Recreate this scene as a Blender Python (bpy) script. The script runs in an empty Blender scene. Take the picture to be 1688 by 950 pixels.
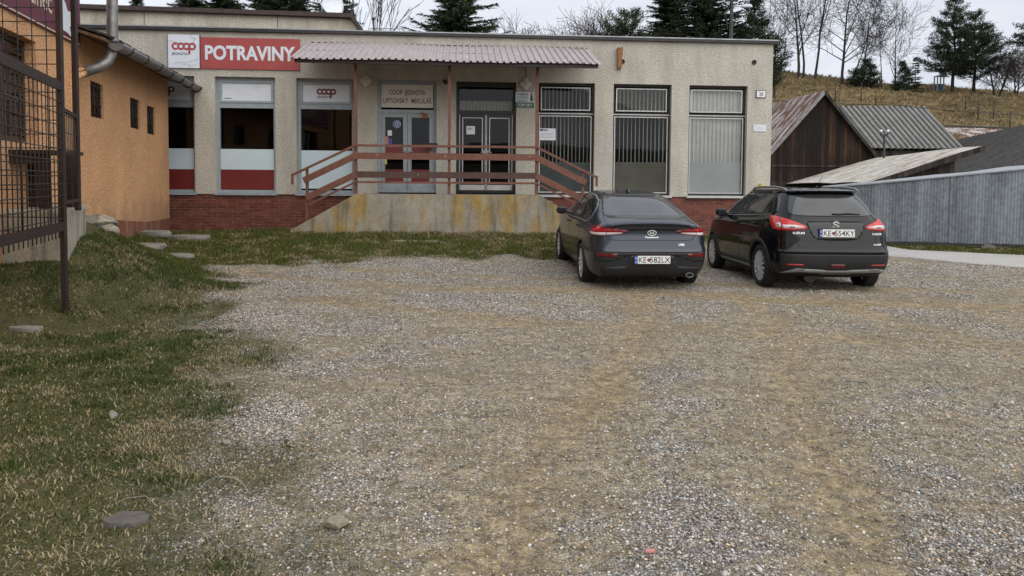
import bpy, bmesh, math, random
import numpy as np
from mathutils import Matrix, Vector
R = math.radians
scene = bpy.context.scene
COL = scene.collection
random.seed(7); RNG = np.random.default_rng(7)

# ------------------------------------------------------------------ camera
FPX, CX, CY = 1125.0, 844.0, 349.0
PITCH, ROLL = R(2.5), 0.0075
EYE = np.array([0, 0, 1.6])
_fw = np.array([0, math.cos(PITCH), -math.sin(PITCH)])
_up0 = np.array([0, math.sin(PITCH), math.cos(PITCH)]); _rt0 = np.array([1.0, 0, 0])
_rt = _rt0 * math.cos(ROLL) + _up0 * math.sin(ROLL)
_up = _up0 * math.cos(ROLL) - _rt0 * math.sin(ROLL)
cam_d = bpy.data.cameras.new('camera'); cam = bpy.data.objects.new('camera', cam_d); COL.objects.link(cam)
M3 = Matrix(((_rt[0], _up[0], -_fw[0]), (_rt[1], _up[1], -_fw[1]), (_rt[2], _up[2], -_fw[2])))
cam.matrix_world = Matrix.Translation(EYE) @ M3.to_4x4()
cam_d.sensor_fit = 'HORIZONTAL'; cam_d.sensor_width = 36.0
cam_d.lens = 36.0 * FPX / 1688
cam_d.shift_y = -(475 - CY) / 1688
cam_d.clip_end = 2000; cam_d.clip_start = 0.05
scene.camera = cam

# ------------------------------------------------------------------ sky + sun + exposure
SUN_EL, SUN_AZ = R(50), R(140)         # azimuth clockwise from +Y: behind the camera, to the right
w = bpy.data.worlds.new('World'); scene.world = w; w.use_nodes = True
nt = w.node_tree; nt.nodes.clear()
def N(nt, typ, ins=None, **props):
    n = nt.nodes.new(typ)
    for k, v in props.items(): setattr(n, k, v)
    for k, v in (ins or {}).items():
        s = n.inputs[k]
        if isinstance(v, bpy.types.NodeSocket): nt.links.new(v, s)
        elif isinstance(v, tuple) and len(v) == 3 and s.type == 'RGBA': s.default_value = (*v, 1)
        else: s.default_value = v
    return n
def ramp(nt, fac, stops, interp='LINEAR'):
    n = nt.nodes.new('ShaderNodeValToRGB'); cr = n.color_ramp; cr.interpolation = interp
    while len(cr.elements) < len(stops): cr.elements.new(0.5)
    for e, (p, c) in zip(cr.elements, stops):
        e.position = p; e.color = (*c, 1) if not isinstance(c, (int, float)) else (c, c, c, 1)
    nt.links.new(fac, n.inputs[0]); return n.outputs[0]
def mixc(nt, fac, a, b, blend='MIX'):
    n = nt.nodes.new('ShaderNodeMix'); n.data_type = 'RGBA'; n.blend_type = blend; n.clamp_factor = True
    for k, v in ((0, fac), (6, a), (7, b)):
        s = n.inputs[k]
        if isinstance(v, bpy.types.NodeSocket): nt.links.new(v, s)
        else: s.default_value = (*v, 1) if isinstance(v, tuple) else v
    return n.outputs[2]
def math_(nt, op, a, b=0.0, c=None, clamp=False):
    n = nt.nodes.new('ShaderNodeMath'); n.operation = op; n.use_clamp = clamp
    for k, v in ((0, a), (1, b)) + (((2, c),) if c is not None else ()):
        if isinstance(v, bpy.types.NodeSocket): nt.links.new(v, n.inputs[k])
        else: n.inputs[k].default_value = v
    return n.outputs[0]
sky = N(nt, 'ShaderNodeTexSky', sky_type='NISHITA', sun_disc=False, sun_elevation=SUN_EL, sun_rotation=SUN_AZ,
        air_density=1.0, dust_density=4.0, ozone_density=1.0)
tc = N(nt, 'ShaderNodeTexCoord')
mp = N(nt, 'ShaderNodeMapping', {'Vector': tc.outputs['Generated'], 'Scale': (1.2, 1.2, 4.0)})
cn = N(nt, 'ShaderNodeTexNoise', {'Vector': mp.outputs[0], 'Scale': 2.2, 'Detail': 6.0, 'Roughness': 0.55})
cloud = ramp(nt, cn.outputs['Fac'], [(0.34, (5.2, 5.5, 6.1)), (0.66, (6.9, 7.15, 7.55))])
skyc = mixc(nt, 0.88, sky.outputs[0], cloud)
bg = N(nt, 'ShaderNodeBackground', {'Color': skyc, 'Strength': 0.10})
wo = N(nt, 'ShaderNodeOutputWorld', {'Surface': bg.outputs[0]})
sd = bpy.data.lights.new('sun', 'SUN'); sd.energy = 1.6; sd.angle = R(95); sd.color = (1.0, 0.965, 0.91)
sun = bpy.data.objects.new('sun', sd); COL.objects.link(sun)
_sv = Vector((math.sin(SUN_AZ) * math.cos(SUN_EL), math.cos(SUN_AZ) * math.cos(SUN_EL), math.sin(SUN_EL)))
sun.rotation_euler = _sv.to_track_quat('Z', 'Y').to_euler(); sun.location = (0, -20, 30)
scene.view_settings.view_transform = 'Standard'; scene.view_settings.look = 'None'
scene.view_settings.exposure = 0.58; scene.view_settings.gamma = 1.0; scene.view_settings.use_curve_mapping = False

# ------------------------------------------------------------------ placing helpers
def ray(px, py): return _fw + _rt * (px - CX) / FPX - _up * (py - CY) / FPX
def at(px, py, Y):
    r = ray(px, py); return EYE + r * (Y / r[1])
FA = R(4.2)
F0 = np.array([0, 17.9, 0.0]); FT = np.array([math.cos(FA), math.sin(FA), 0]); FN = np.array([-math.sin(FA), math.cos(FA), 0])
FM = Matrix.Translation(F0) @ Matrix.Rotation(FA, 4, 'Z')        # the shop front: x along it, y behind it, z up
IDM = Matrix.Identity(4)
def facade(px, py, off=0.0):
    r = ray(px, py); k = ((F0 - FN * off - EYE) @ FN) / (r @ FN); P = EYE + r * k
    return float((P - F0) @ FT), float(P[2])

def tag(o, label=None, cat=None, group=None, kind=None):
    if label: o['label'] = label
    if cat: o['category'] = cat
    if group: o['group'] = group
    if kind: o['kind'] = kind
    return o
def thing(name, label, cat, loc=(0, 0, 0), frame=IDM, group=None, rz=0.0):
    o = bpy.data.objects.new(name, None); COL.objects.link(o); o.empty_display_size = 0.2
    o.matrix_world = frame @ Matrix.Translation(loc) @ Matrix.Rotation(rz, 4, 'Z')
    return tag(o, label, cat, group)
def copy_tree(o, parent=None):
    c = o.copy(); COL.objects.link(c)
    if parent: c.parent = parent
    for ch in o.children: copy_tree(ch, c)
    return c

class MB:
    """collects shapes for ONE mesh object"""
    def __init__(s): s.v = []; s.f = []; s.m = []; s.sm = []
    def add(s, vs, fs, mi=0, smooth=False):
        b = len(s.v); s.v.extend([tuple(map(float, p)) for p in vs])
        for f in fs: s.f.append(tuple(b + i for i in f)); s.m.append(mi); s.sm.append(smooth)
        return s
    def box(s, x0, x1, y0, y1, z0, z1, mi=0, T=None):
        vs = [(x, y, z) for z in (z0, z1) for y in (y0, y1) for x in (x0, x1)]
        if T is not None: vs = [tuple(T @ Vector(p)) for p in vs]
        return s.add(vs, [(0, 2, 3, 1), (4, 5, 7, 6), (0, 1, 5, 4), (2, 6, 7, 3), (0, 4, 6, 2), (1, 3, 7, 5)], mi)
    def bar(s, p, q, wd, ht, up=(0, 0, 1), mi=0):
        """rectangular bar from p to q, wd across, ht along up"""
        p, q, up = Vector(p), Vector(q), Vector(up); d = (q - p).normalized()
        a = d.cross(up).normalized() * wd / 2; b = a.cross(d).normalized() * ht / 2
        vs = [e + i * a + j * b for e in (p, q) for i, j in ((-1, -1), (1, -1), (1, 1), (-1, 1))]
        return s.add(vs, [(3, 2, 1, 0), (4, 5, 6, 7), (0, 1, 5, 4), (1, 2, 6, 5), (2, 3, 7, 6), (3, 0, 4, 7)], mi)
    def tube(s, pts, r, n=8, mi=0, cap=True, smooth=True):
        pts = [Vector(p) for p in pts]; rs = r if isinstance(r, (list, tuple)) else [r] * len(pts)
        b = len(s.v); prev = None
        for i, p in enumerate(pts):
            d = (pts[min(i + 1, len(pts) - 1)] - pts[max(i - 1, 0)]).normalized()
            if prev is None: a = d.orthogonal().normalized()
            else: a = (prev - d * prev.dot(d)); a = a.normalized() if a.length > 1e-6 else d.orthogonal().normalized()
            prev = a; c = d.cross(a)
            for k in range(n):
                t = 2 * math.pi * k / n; s.v.append(tuple(p + (a * math.cos(t) + c * math.sin(t)) * rs[i]))
        for i in range(len(pts) - 1):
            for k in range(n):
                k2 = (k + 1) % n
                s.f.append((b + i * n + k, b + i * n + k2, b + (i + 1) * n + k2, b + (i + 1) * n + k)); s.m.append(mi); s.sm.append(smooth)
        if cap:
            e = b + (len(pts) - 1) * n
            s.f.append(tuple(b + k for k in reversed(range(n)))); s.m.append(mi); s.sm.append(False)
            s.f.append(tuple(e + k for k in range(n))); s.m.append(mi); s.sm.append(False)
        return s
    def prism(s, poly, a0, a1, axis='y', mi=0):
        """2D polygon (u,v) pushed along an axis: y -> (u, a, v), x -> (a, u, v), z -> (u, v, a)"""
        n = len(poly)
        g = {'y': lambda p, a: (p[0], a, p[1]), 'x': lambda p, a: (a, p[0], p[1]), 'z': lambda p, a: (p[0], p[1], a)}[axis]
        vs = [g(p, a0) for p in poly] + [g(p, a1) for p in poly]
        return s.add(vs, [tuple(range(n)), tuple(reversed(range(n, 2 * n)))] + [(i, i + n, (i + 1) % n + n, (i + 1) % n) for i in range(n)], mi)
    def lathe(s, prof, n=32, M=None, mi=0, smooth=True):
        """profile of (r, h) about local z, then through matrix M"""
        b = len(s.v); M = M or IDM
        for r, h in prof:
            for k in range(n):
                t = 2 * math.pi * k / n; s.v.append(tuple(M @ Vector((r * math.cos(t), r * math.sin(t), h))))
        for i in range(len(prof) - 1):
            for k in range(n):
                k2 = (k + 1) % n
                s.f.append((b + i * n + k, b + i * n + k2, b + (i + 1) * n + k2, b + (i + 1) * n + k)); s.m.append(mi); s.sm.append(smooth)
        return s
    def build(s, name, mats, parent=None, rel=(0, 0, 0), frame=None, fix=True, sharp=None):
        me = bpy.data.meshes.new(name)
        v = [(p[0] - rel[0], p[1] - rel[1], p[2] - rel[2]) for p in s.v]
        me.from_pydata(v, [], s.f)
        for m in (mats if isinstance(mats, (list, tuple)) else [mats]): me.materials.append(m)
        me.polygons.foreach_set('material_index', s.m); me.polygons.foreach_set('use_smooth', s.sm)
        if fix:
            bm = bmesh.new(); bm.from_mesh(me); bmesh.ops.recalc_face_normals(bm, faces=bm.faces); bm.to_mesh(me); bm.free()
        if sharp: me.set_sharp_from_angle(angle=R(sharp))
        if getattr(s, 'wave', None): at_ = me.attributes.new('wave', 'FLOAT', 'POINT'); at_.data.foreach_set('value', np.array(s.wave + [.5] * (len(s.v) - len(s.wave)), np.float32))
        me.update()
        o = bpy.data.objects.new(name, me); COL.objects.link(o)
        if parent: o.parent = parent
        else: o.matrix_world = (frame or IDM) @ Matrix.Translation(rel)
        return o

_tcache = {}
def text_geo(txt, bold=0.0, ext=0.004, res=3, spacing=1.0):
    """centred text of cap height 1 in the xz plane facing -y: (verts, faces)"""
    k = (txt, bold, ext, res, spacing)
    if k not in _tcache:
        c = bpy.data.curves.new('lettering', 'FONT'); c.body = txt; c.align_x = 'CENTER'; c.offset = bold; c.resolution_u = res; c.space_character = spacing
        o = bpy.data.objects.new('lettering', c); COL.objects.link(o)
        dg = bpy.context.evaluated_depsgraph_get(); dg.update()
        me = bpy.data.meshes.new_from_object(o.evaluated_get(dg))
        vs = np.array([v.co[:] for v in me.vertices]) / 0.70; fs = [tuple(p.vertices) for p in me.polygons]
        bpy.data.objects.remove(o); bpy.data.curves.remove(c); bpy.data.meshes.remove(me)
        _tcache[k] = (vs, fs)
    return _tcache[k]
def put_text(mb, txt, s, y, z, h, width=None, bold=0.0, mi=0, th=0.004, sx=1.0, spacing=1.0, rot=0.0):
    """flat raised letters on a wall facing -y, centred at s, baseline z, cap height h, squeezed to width if given"""
    vs, fs = text_geo(txt, bold, spacing=spacing); vs = vs.copy()
    x = vs[:, 0] * h * sx; zz = vs[:, 1] * h
    if width: x = (x - (x.min() + x.max()) / 2) * width / (x.max() - x.min())
    n = len(vs)
    c, sn = math.cos(rot), math.sin(rot)
    P = [(s + a * c - b * sn, y - th, z + a * sn + b * c) for a, b in zip(x, zz)]
    mb.add(P, fs, mi)
def coop_logo(mb, s, y, z, wd, mi=0, th=0.004):
    """linked round letters c-o-o-p, centred at s, baseline z"""
    ro = wd / 6.3; ri = ro * 0.46; pitch = ro * 1.42; cx0 = s - 1.5 * pitch
    for i in range(4):
        cx = cx0 + i * pitch; a0, a1 = (R(48), R(312)) if i == 0 else (0, 2 * math.pi)
        k = 28; vs = []; fs = []
        for j in range(k + 1):
            t = a0 + (a1 - a0) * j / k
            for r in (ri, ro): vs.append((cx + r * math.cos(t), y - th - 0.0006 * (i % 2), z + ro + r * math.sin(t)))
        for j in range(k): fs.append((2 * j, 2 * j + 1, 2 * j + 3, 2 * j + 2))
        mb.add(vs, fs, mi)
    cx = cx0 + 3 * pitch
    x0, x1 = cx - ro, cx - ri
    mb.add([(x0, y - th - .001, z - ro * 1.05), (x1, y - th - .001, z - ro * 1.05), (x1, y - th - .001, z + ro), (x0, y - th - .001, z + ro)], [(0, 1, 2, 3)], mi)

# ------------------------------------------------------------------ vector noise in numpy (for terrain masks)
def _h(ix, iy, seed):
    n = (ix.astype(np.int64) * 374761393 + iy.astype(np.int64) * 668265263 + seed * 974711) & 0x7fffffff
    n = ((n ^ (n >> 13)) * 1274126177) & 0x7fffffff
    return ((n ^ (n >> 16)) & 0xffff) / 65535.0
def vnoise(x, y, seed=0):
    x, y = np.asarray(x, float), np.asarray(y, float)
    ix, iy = np.floor(x), np.floor(y); fx, fy = x - ix, y - iy
    fx = fx * fx * (3 - 2 * fx); fy = fy * fy * (3 - 2 * fy)
    a, b = _h(ix, iy, seed), _h(ix + 1, iy, seed); c, d = _h(ix, iy + 1, seed), _h(ix + 1, iy + 1, seed)
    return (a * (1 - fx) + b * fx) * (1 - fy) + (c * (1 - fx) + d * fx) * fy
def fbm(x, y, seed=0, o=4):
    s = 0; a = 0.5; t = 0
    for i in range(o): s = s + a * vnoise(x * 2 ** i + 17.3 * i, y * 2 ** i - 9.1 * i, seed + i); t += a; a *= 0.5
    return s / t
def sstep(a, b, x): t = np.clip((np.asarray(x, float) - a) / (b - a), 0, 1); return t * t * (3 - 2 * t)

# ------------------------------------------------------------------ materials
def newmat(name):
    m = bpy.data.materials.new(name); m.use_nodes = True; nt = m.node_tree; nt.nodes.clear()
    out = N(nt, 'ShaderNodeOutputMaterial'); p = N(nt, 'ShaderNodeBsdfPrincipled'); nt.links.new(p.outputs[0], out.inputs[0])
    return m, nt, p
def S(nt, p, **kw):
    for k, v in kw.items():
        k = k.replace('_', ' ')
        s = p.inputs[k]
        if isinstance(v, bpy.types.NodeSocket): nt.links.new(v, s)
        else: s.default_value = (*v, 1) if isinstance(v, tuple) and len(v) == 3 else v
def coords(nt, scale=(1, 1, 1), kind='Object'):
    t = N(nt, 'ShaderNodeTexCoord'); return N(nt, 'ShaderNodeMapping', {'Vector': t.outputs[kind], 'Scale': scale}).outputs[0]
def noise(nt, vec, scale, detail=4.0, rough=0.55, dist=0.0):
    return N(nt, 'ShaderNodeTexNoise', {'Vector': vec, 'Scale': scale, 'Detail': detail, 'Roughness': rough, 'Distortion': dist}).outputs['Fac']
def bump(nt, h, dist, strength=1.0, normal=None):
    n = N(nt, 'ShaderNodeBump', {'Height': h, 'Distance': dist, 'Strength': strength})
    if normal is not None: nt.links.new(normal, n.inputs['Normal'])
    return n.outputs[0]
def plain(name, c, rough=0.6, metal=0.0, var=0.25, scale=6.0, bmp=0.0, bscale=40.0, coat=0.0, spec=0.5):
    m, nt, p = newmat(name); v = coords(nt)
    lo = tuple(x * (1 - var) for x in c); hi = tuple(min(1, x * (1 + var)) for x in c)
    col = ramp(nt, noise(nt, v, scale, 5, 0.62), [(0.3, lo), (0.7, hi)])
    S(nt, p, Base_Color=col, Roughness=rough, Metallic=metal, Coat_Weight=coat, Specular_IOR_Level=spec)
    if coat: S(nt, p, Coat_Roughness=0.04)
    if bmp: S(nt, p, Normal=bump(nt, noise(nt, v, bscale, 4), bmp))
    return m
def stucco(name, c, stain, pit=0.55, cell=24.0, bd=0.02, stain_amt=0.5, splash=0.0):
    m, nt, p = newmat(name); v = coords(nt)
    vo = N(nt, 'ShaderNodeTexVoronoi', {'Vector': v, 'Scale': cell, 'Randomness': 1.0}, feature='SMOOTH_F1'); vo.inputs['Smoothness'].default_value = 0.4
    n1 = noise(nt, v, cell * 0.9, 5, 0.7)
    h = math_(nt, 'ADD', math_(nt, 'MULTIPLY', vo.outputs['Distance'], -0.8), n1)
    dirt = ramp(nt, h, [(0.02, pit), (0.30, 1.0)])
    col = mixc(nt, 1.0, c, dirt, 'MULTIPLY')
    sv = coords(nt, (1.6, 1.6, 0.22)); st = noise(nt, sv, 1.3, 6, 0.65)
    st = math_(nt, 'MULTIPLY', ramp(nt, st, [(0.45, 0.0), (0.70, 1.0)]), stain_amt)
    col = mixc(nt, st, col, stain)
    big = ramp(nt, noise(nt, v, 0.7, 4), [(0.3, 0.86), (0.7, 1.1)]); col = mixc(nt, 1.0, col, big, 'MULTIPLY')
    if splash:                        # mud thrown up the foot of the wall by rain
        z_ = N(nt, 'ShaderNodeSeparateXYZ', {0: N(nt, 'ShaderNodeTexCoord').outputs['Object']}).outputs[2]
        k = math_(nt, 'ADD', math_(nt, 'DIVIDE', math_(nt, 'SUBTRACT', splash, z_), 0.9), math_(nt, 'MULTIPLY', math_(nt, 'SUBTRACT', noise(nt, v, 2.4, 6, 0.7), 0.5), 2.2))
        col = mixc(nt, math_(nt, 'MULTIPLY', ramp(nt, k, [(0.25, 0.0), (0.9, 1.0)]), 0.5), col, (0.22, 0.15, 0.09))
    S(nt, p, Base_Color=col, Roughness=0.93, Specular_IOR_Level=0.2, Normal=bump(nt, h, bd, 1.0))
    return m
def planks(name, cols, board=0.16, axis='x', rough=0.85, gap=True, streak=1.0):
    """weathered boards, each with its own tone; boards repeat along the axis, grain runs along z"""
    m, nt, p = newmat(name); t = N(nt, 'ShaderNodeTexCoord'); sx = N(nt, 'ShaderNodeSeparateXYZ', {0: t.outputs['Object']})
    u = math_(nt, 'DIVIDE', sx.outputs[axis.upper()], board); fl = math_(nt, 'FLOOR', u); fr = math_(nt, 'FRACT', u)
    wn = N(nt, 'ShaderNodeTexWhiteNoise', noise_dimensions='1D'); nt.links.new(fl, wn.inputs['W'])
    cv = N(nt, 'ShaderNodeCombineXYZ', {0: math_(nt, 'MULTIPLY', sx.outputs[0], 22.0), 1: math_(nt, 'MULTIPLY', sx.outputs[1], 22.0), 2: math_(nt, 'ADD', math_(nt, 'MULTIPLY', sx.outputs[2], 1.1), math_(nt, 'MULTIPLY', wn.outputs[0], 37.0))})
    g = noise(nt, cv.outputs[0], 1.0, 6, 0.7, 0.6)
    k = math_(nt, 'ADD', math_(nt, 'MULTIPLY', wn.outputs[0], 0.45), math_(nt, 'MULTIPLY', g, 0.75))
    col = ramp(nt, k, [(0.25, cols[0]), (0.55, cols[1]), (0.85, cols[2])])
    if streak > 1: kn = noise(nt, N(nt, 'ShaderNodeMapping', {'Vector': t.outputs['Object'], 'Scale': (7, 7, 4.5)}).outputs[0], 1.0, 3, 0.6); big = noise(nt, N(nt, 'ShaderNodeMapping', {'Vector': t.outputs['Object'], 'Scale': (0.8, 0.8, 0.5)}).outputs[0], 1.0, 4, 0.6); col = mixc(nt, ramp(nt, kn, [(0.56, 0.0), (0.68, 0.85)]), col, cols[0]); col = mixc(nt, ramp(nt, big, [(0.40, 0.0), (0.62, 0.9)]), col, tuple(c * 1.5 for c in cols[0]))
    edge = ramp(nt, fr, [(0.0, 0.12), (0.06, 1.0), (0.94, 1.0), (1.0, 0.12)])
    if gap: col = mixc(nt, 1.0, col, edge, 'MULTIPLY')
    S(nt, p, Base_Color=col, Roughness=rough, Specular_IOR_Level=0.25, Normal=bump(nt, math_(nt, 'ADD', g, edge), 0.012))
    return m
def rusty(name, base, rust, amt=0.5, rough=0.55, metal=0.4, scale=(1, 1, 1), sc=2.0, pale=None):
    m, nt, p = newmat(name); v = coords(nt, scale); n = noise(nt, v, sc, 7, 0.68)
    f = ramp(nt, n, [(1 - amt - 0.10, 0.0), (1 - amt + 0.10, 1.0)])
    n2 = noise(nt, coords(nt), 9.0, 5, 0.6)
    b = ramp(nt, n2, [(0.3, tuple(x * 0.75 for x in base)), (0.7, tuple(min(1, x * 1.2) for x in base))])
    rr = ramp(nt, n2, [(0.3, tuple(x * 0.6 for x in rust)), (0.7, tuple(x * 1.3 for x in rust))])
    S(nt, p, Base_Color=mixc(nt, f, b, rr), Roughness=ramp(nt, f, [(0, rough), (1, 0.9)]), Metallic=math_(nt, 'MULTIPLY', math_(nt, 'SUBTRACT', 1.0, f), metal),
      Normal=bump(nt, n2, 0.004))
    return m
def glass(name, tint=0.8, rough=0.0):
    m = bpy.data.materials.new(name); m.use_nodes = True; nt = m.node_tree; nt.nodes.clear()
    out = N(nt, 'ShaderNodeOutputMaterial'); g = N(nt, 'ShaderNodeBsdfGlossy', {'Roughness': rough, 'Color': (1, 1, 1)})
    v = coords(nt); nb = bump(nt, noise(nt, v, 1.1, 2), 0.004, 0.35); nt.links.new(nb, g.inputs['Normal'])
    t = N(nt, 'ShaderNodeBsdfTransparent', {'Color': (tint, tint * 1.01, tint)})
    fr = N(nt, 'ShaderNodeLayerWeight', {'Blend': 0.5}); f2 = math_(nt, 'MULTIPLY_ADD', math_(nt, 'POWER', fr.outputs['Facing'], 5.0), 0.95, 0.018, clamp=True)
    mx = N(nt, 'ShaderNodeMixShader', {0: f2}); nt.links.new(t.outputs[0], mx.inputs[1]); nt.links.new(g.outputs[0], mx.inputs[2]); nt.links.new(mx.outputs[0], out.inputs[0])
    return m

MT = {}
MT['stucco'] = stucco('beige_roughcast', (0.585, 0.555, 0.485), (0.35, 0.325, 0.27), 0.80, 34, 0.014, 0.7)
MT['stucco_old'] = stucco('grey_parapet_render', (0.62, 0.575, 0.48), (0.30, 0.25, 0.19), 0.85, 24, 0.008, 0.8)
MT['orange'] = stucco('orange_roughcast', (0.80, 0.46, 0.245), (0.60, 0.315, 0.155), 0.66, 36, 0.014, 0.6, 1.5)
MT['plinth_paint'] = stucco('rust_red_plinth', (0.27, 0.105, 0.062), (0.33, 0.27, 0.20), 0.6, 18, 0.014, 0.6)
MT['white_paint'] = plain('white_paint', (0.72, 0.73, 0.74), 0.5, var=0.06)
MT['ltblue'] = plain('pale_blue_film', (0.56, 0.68, 0.73), 0.35, var=0.04, scale=2)
MT['red_film'] = plain('dark_red_film', (0.16, 0.022, 0.022), 0.35, var=0.1, scale=2)
MT['frame_blue'] = plain('grey_blue_frame_paint', (0.30, 0.35, 0.38), 0.5, var=0.15, scale=9)
MT['frame_black'] = plain('black_frame_paint', (0.018, 0.017, 0.017), 0.5, var=0.3)
MT['bead'] = plain('pale_glazing_bead', (0.50, 0.50, 0.49), 0.45, metal=0.2, var=0.15)
MT['glass'] = glass('window_glass', 0.82)
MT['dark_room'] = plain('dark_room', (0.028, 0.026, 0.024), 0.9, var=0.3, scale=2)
MT['slat'] = plain('blind_slat', (0.76, 0.755, 0.75), 0.8, var=0.08)
MT['film3'] = plain('grey_film_dark', (0.105, 0.125, 0.13), 0.25, var=0.18, scale=1.5)
MT['film4'] = plain('grey_film_warm_reflect', (0.16, 0.15, 0.125), 0.25, var=0.18, scale=1.5)  # window reflections painted into the film tints, this one warm
MT['film5'] = plain('grey_film_pale', (0.60, 0.63, 0.645), 0.3, var=0.1, scale=1.2)
MT['rail'] = rusty('red_brown_paint', (0.158, 0.060, 0.037), (0.10, 0.040, 0.022), 0.3, 0.55, 0.0, sc=7)
MT['rail_dark'] = rusty('dark_brown_board', (0.075, 0.035, 0.027), (0.13, 0.05, 0.03), 0.3, 0.6, 0.0, sc=6)
MT['cap'] = plain('dark_roof_edge', (0.035, 0.033, 0.035), 0.5, metal=0.3, var=0.3)
MT['cap_brown'] = plain('brown_roof_edge', (0.045, 0.026, 0.022), 0.55, var=0.35)
MT['zinc'] = plain('zinc', (0.33, 0.34, 0.36), 0.42, metal=0.55, var=0.2, scale=5)
MT['gutter'] = plain('gutter_zinc', (0.20, 0.195, 0.19), 0.45, metal=0.6, var=0.3, scale=7)
MT['steel_brown'] = rusty('brown_painted_steel', (0.026, 0.016, 0.014), (0.06, 0.027, 0.016), 0.32, 0.5, 0.0, sc=8)
MT['wire'] = plain('dark_wire', (0.018, 0.014, 0.013), 0.6, var=0.3)
MT['black'] = plain('black_plastic', (0.012, 0.012, 0.013), 0.55, var=0.2)
MT['black_glossy'] = plain('black_gloss', (0.01, 0.01, 0.011), 0.12, var=0.1)
MT['chrome'] = plain('chrome', (0.78, 0.79, 0.80), 0.18, metal=0.55, var=0.05)
MT['alloy'] = plain('alloy', (0.58, 0.59, 0.60), 0.35, metal=0.35, var=0.1)
MT['alloy_dark'] = plain('alloy_dark', (0.035, 0.036, 0.04), 0.35, metal=0.6, var=0.1)
MT['rubber'] = plain('tyre_rubber', (0.014, 0.0135, 0.013), 0.82, var=0.35, scale=20)
MT['skid'] = plain('silver_plastic', (0.24, 0.243, 0.246), 0.4, metal=0.3, var=0.1)
MT['white_plate'] = plain('plate_white', (0.74, 0.75, 0.74), 0.45, var=0.05)
MT['plate_blue'] = plain('plate_blue', (0.035, 0.07, 0.33), 0.45, var=0.08)
MT['ink'] = plain('black_ink', (0.012, 0.012, 0.014), 0.5, var=0.1)
MT['sign_red'] = plain('faded_sign_red', (0.35, 0.064, 0.06), 0.55, var=0.10, scale=3)
MT['logo_red'] = plain('logo_red', (0.36, 0.055, 0.06), 0.5, var=0.1)
MT['dark_red'] = plain('dark_red_letters', (0.16, 0.02, 0.025), 0.5, var=0.1)
MT['sign_white'] = plain('sign_white', (0.66, 0.70, 0.76), 0.5, var=0.06, scale=4)
MT['sign_cream'] = plain('sign_cream', (0.60, 0.58, 0.51), 0.6, var=0.06, scale=4)
MT['navy'] = plain('navy', (0.03, 0.04, 0.12), 0.5, var=0.1)
MT['maroon'] = plain('maroon', (0.125, 0.022, 0.042), 0.5, var=0.12)
MT['cream'] = plain('cream', (0.62, 0.54, 0.42), 0.5, var=0.06)
MT['green_sign'] = plain('green_sign', (0.02, 0.10, 0.045), 0.5, var=0.1)
MT['paper'] = plain('paper', (0.72, 0.75, 0.80), 0.7, var=0.04)
MT['sticker_blue'] = plain('sticker_blue', (0.05, 0.09, 0.30), 0.5, var=0.1)
MT['yellow'] = plain('yellow_sticker', (0.62, 0.55, 0.10), 0.5, var=0.1)
MT['ochre'] = rusty('rusty_bracket', (0.30, 0.14, 0.05), (0.16, 0.06, 0.025), 0.45, 0.8, 0.0, sc=9)
MT['lamp_body'] = plain('lamp_grey', (0.42, 0.41, 0.38), 0.5, var=0.12, scale=12)
MT['canopy'] = rusty('faded_pink_sheet', (0.34, 0.297, 0.302), (0.22, 0.165, 0.155), 0.30, 0.55, 0.1, (1, 0.2, 1), 3.0)
MT['wood_table'] = planks('dark_table_wood', [(0.025, 0.014, 0.009), (0.05, 0.028, 0.017), (0.085, 0.05, 0.03)], 0.12, 'y')
MT['pub_frame'] = plain('dark_window_frame', (0.05, 0.03, 0.02), 0.5, var=0.3)
MT['eave_wood'] = planks('eave_boards', [(0.10, 0.055, 0.03), (0.19, 0.11, 0.06), (0.28, 0.17, 0.10)], 0.14, 'y')
MT['barn_wood'] = planks('barn_boards', [(0.007, 0.0058, 0.005), (0.019, 0.012, 0.009), (0.085, 0.042, 0.022)], 0.17, 'x', streak=2.0)
MT['shed_wood'] = planks('shed_boards', [(0.014, 0.012, 0.011), (0.035, 0.029, 0.025), (0.075, 0.06, 0.05)], 0.17, 'x')
MT['pale_sheet'] = rusty('pale_roof_sheet', (0.50, 0.49, 0.44), (0.20, 0.13, 0.08), 0.45, 0.6, 0.2, (0.5, 2.0, 1), 2.2)
MT['rust_sheet'] = rusty('rusty_roof_sheet', (0.50, 0.49, 0.48), (0.125, 0.066, 0.045), 0.55, 0.55, 0.25, (0.7, 2.4, 0.7), 1.5)
MT['eternit'] = rusty('grey_fibre_cement', (0.21, 0.21, 0.20), (0.10, 0.098, 0.09), 0.5, 0.9, 0.0, (1, 1, 1), 3.0)
MT['eternit_dark'] = rusty('old_fibre_cement', (0.125, 0.122, 0.117), (0.06, 0.058, 0.053), 0.5, 0.9, 0.0, (1, 1, 1), 2.0)
MT['sheet_fence'] = rusty('galvanised_sheet', (0.205, 0.23, 0.255), (0.125, 0.14, 0.155), 0.5, 0.5, 0.3, (1.1, 1.1, 0.10), 1.6)
MT['tile_dark'] = plain('dark_roof_tile', (0.045, 0.035, 0.032), 0.8, var=0.5, scale=8)
MT['stone'] = plain('field_stone', (0.23, 0.195, 0.14), 0.9, var=0.3, scale=30, bmp=0.01, bscale=60)
MT['stone_grey'] = plain('grey_stone', (0.215, 0.205, 0.18), 0.9, var=0.3, scale=25, bmp=0.008, bscale=60)
MT['stone_dark'] = plain('dark_flat_stone', (0.095, 0.086, 0.078), 0.9, var=0.3, scale=25, bmp=0.006, bscale=60)
MT['pink'] = plain('pink_litter', (0.50, 0.20, 0.17), 0.6, var=0.1)
MT['string'] = plain('pale_string', (0.38, 0.36, 0.29), 0.7, var=0.1)

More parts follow.
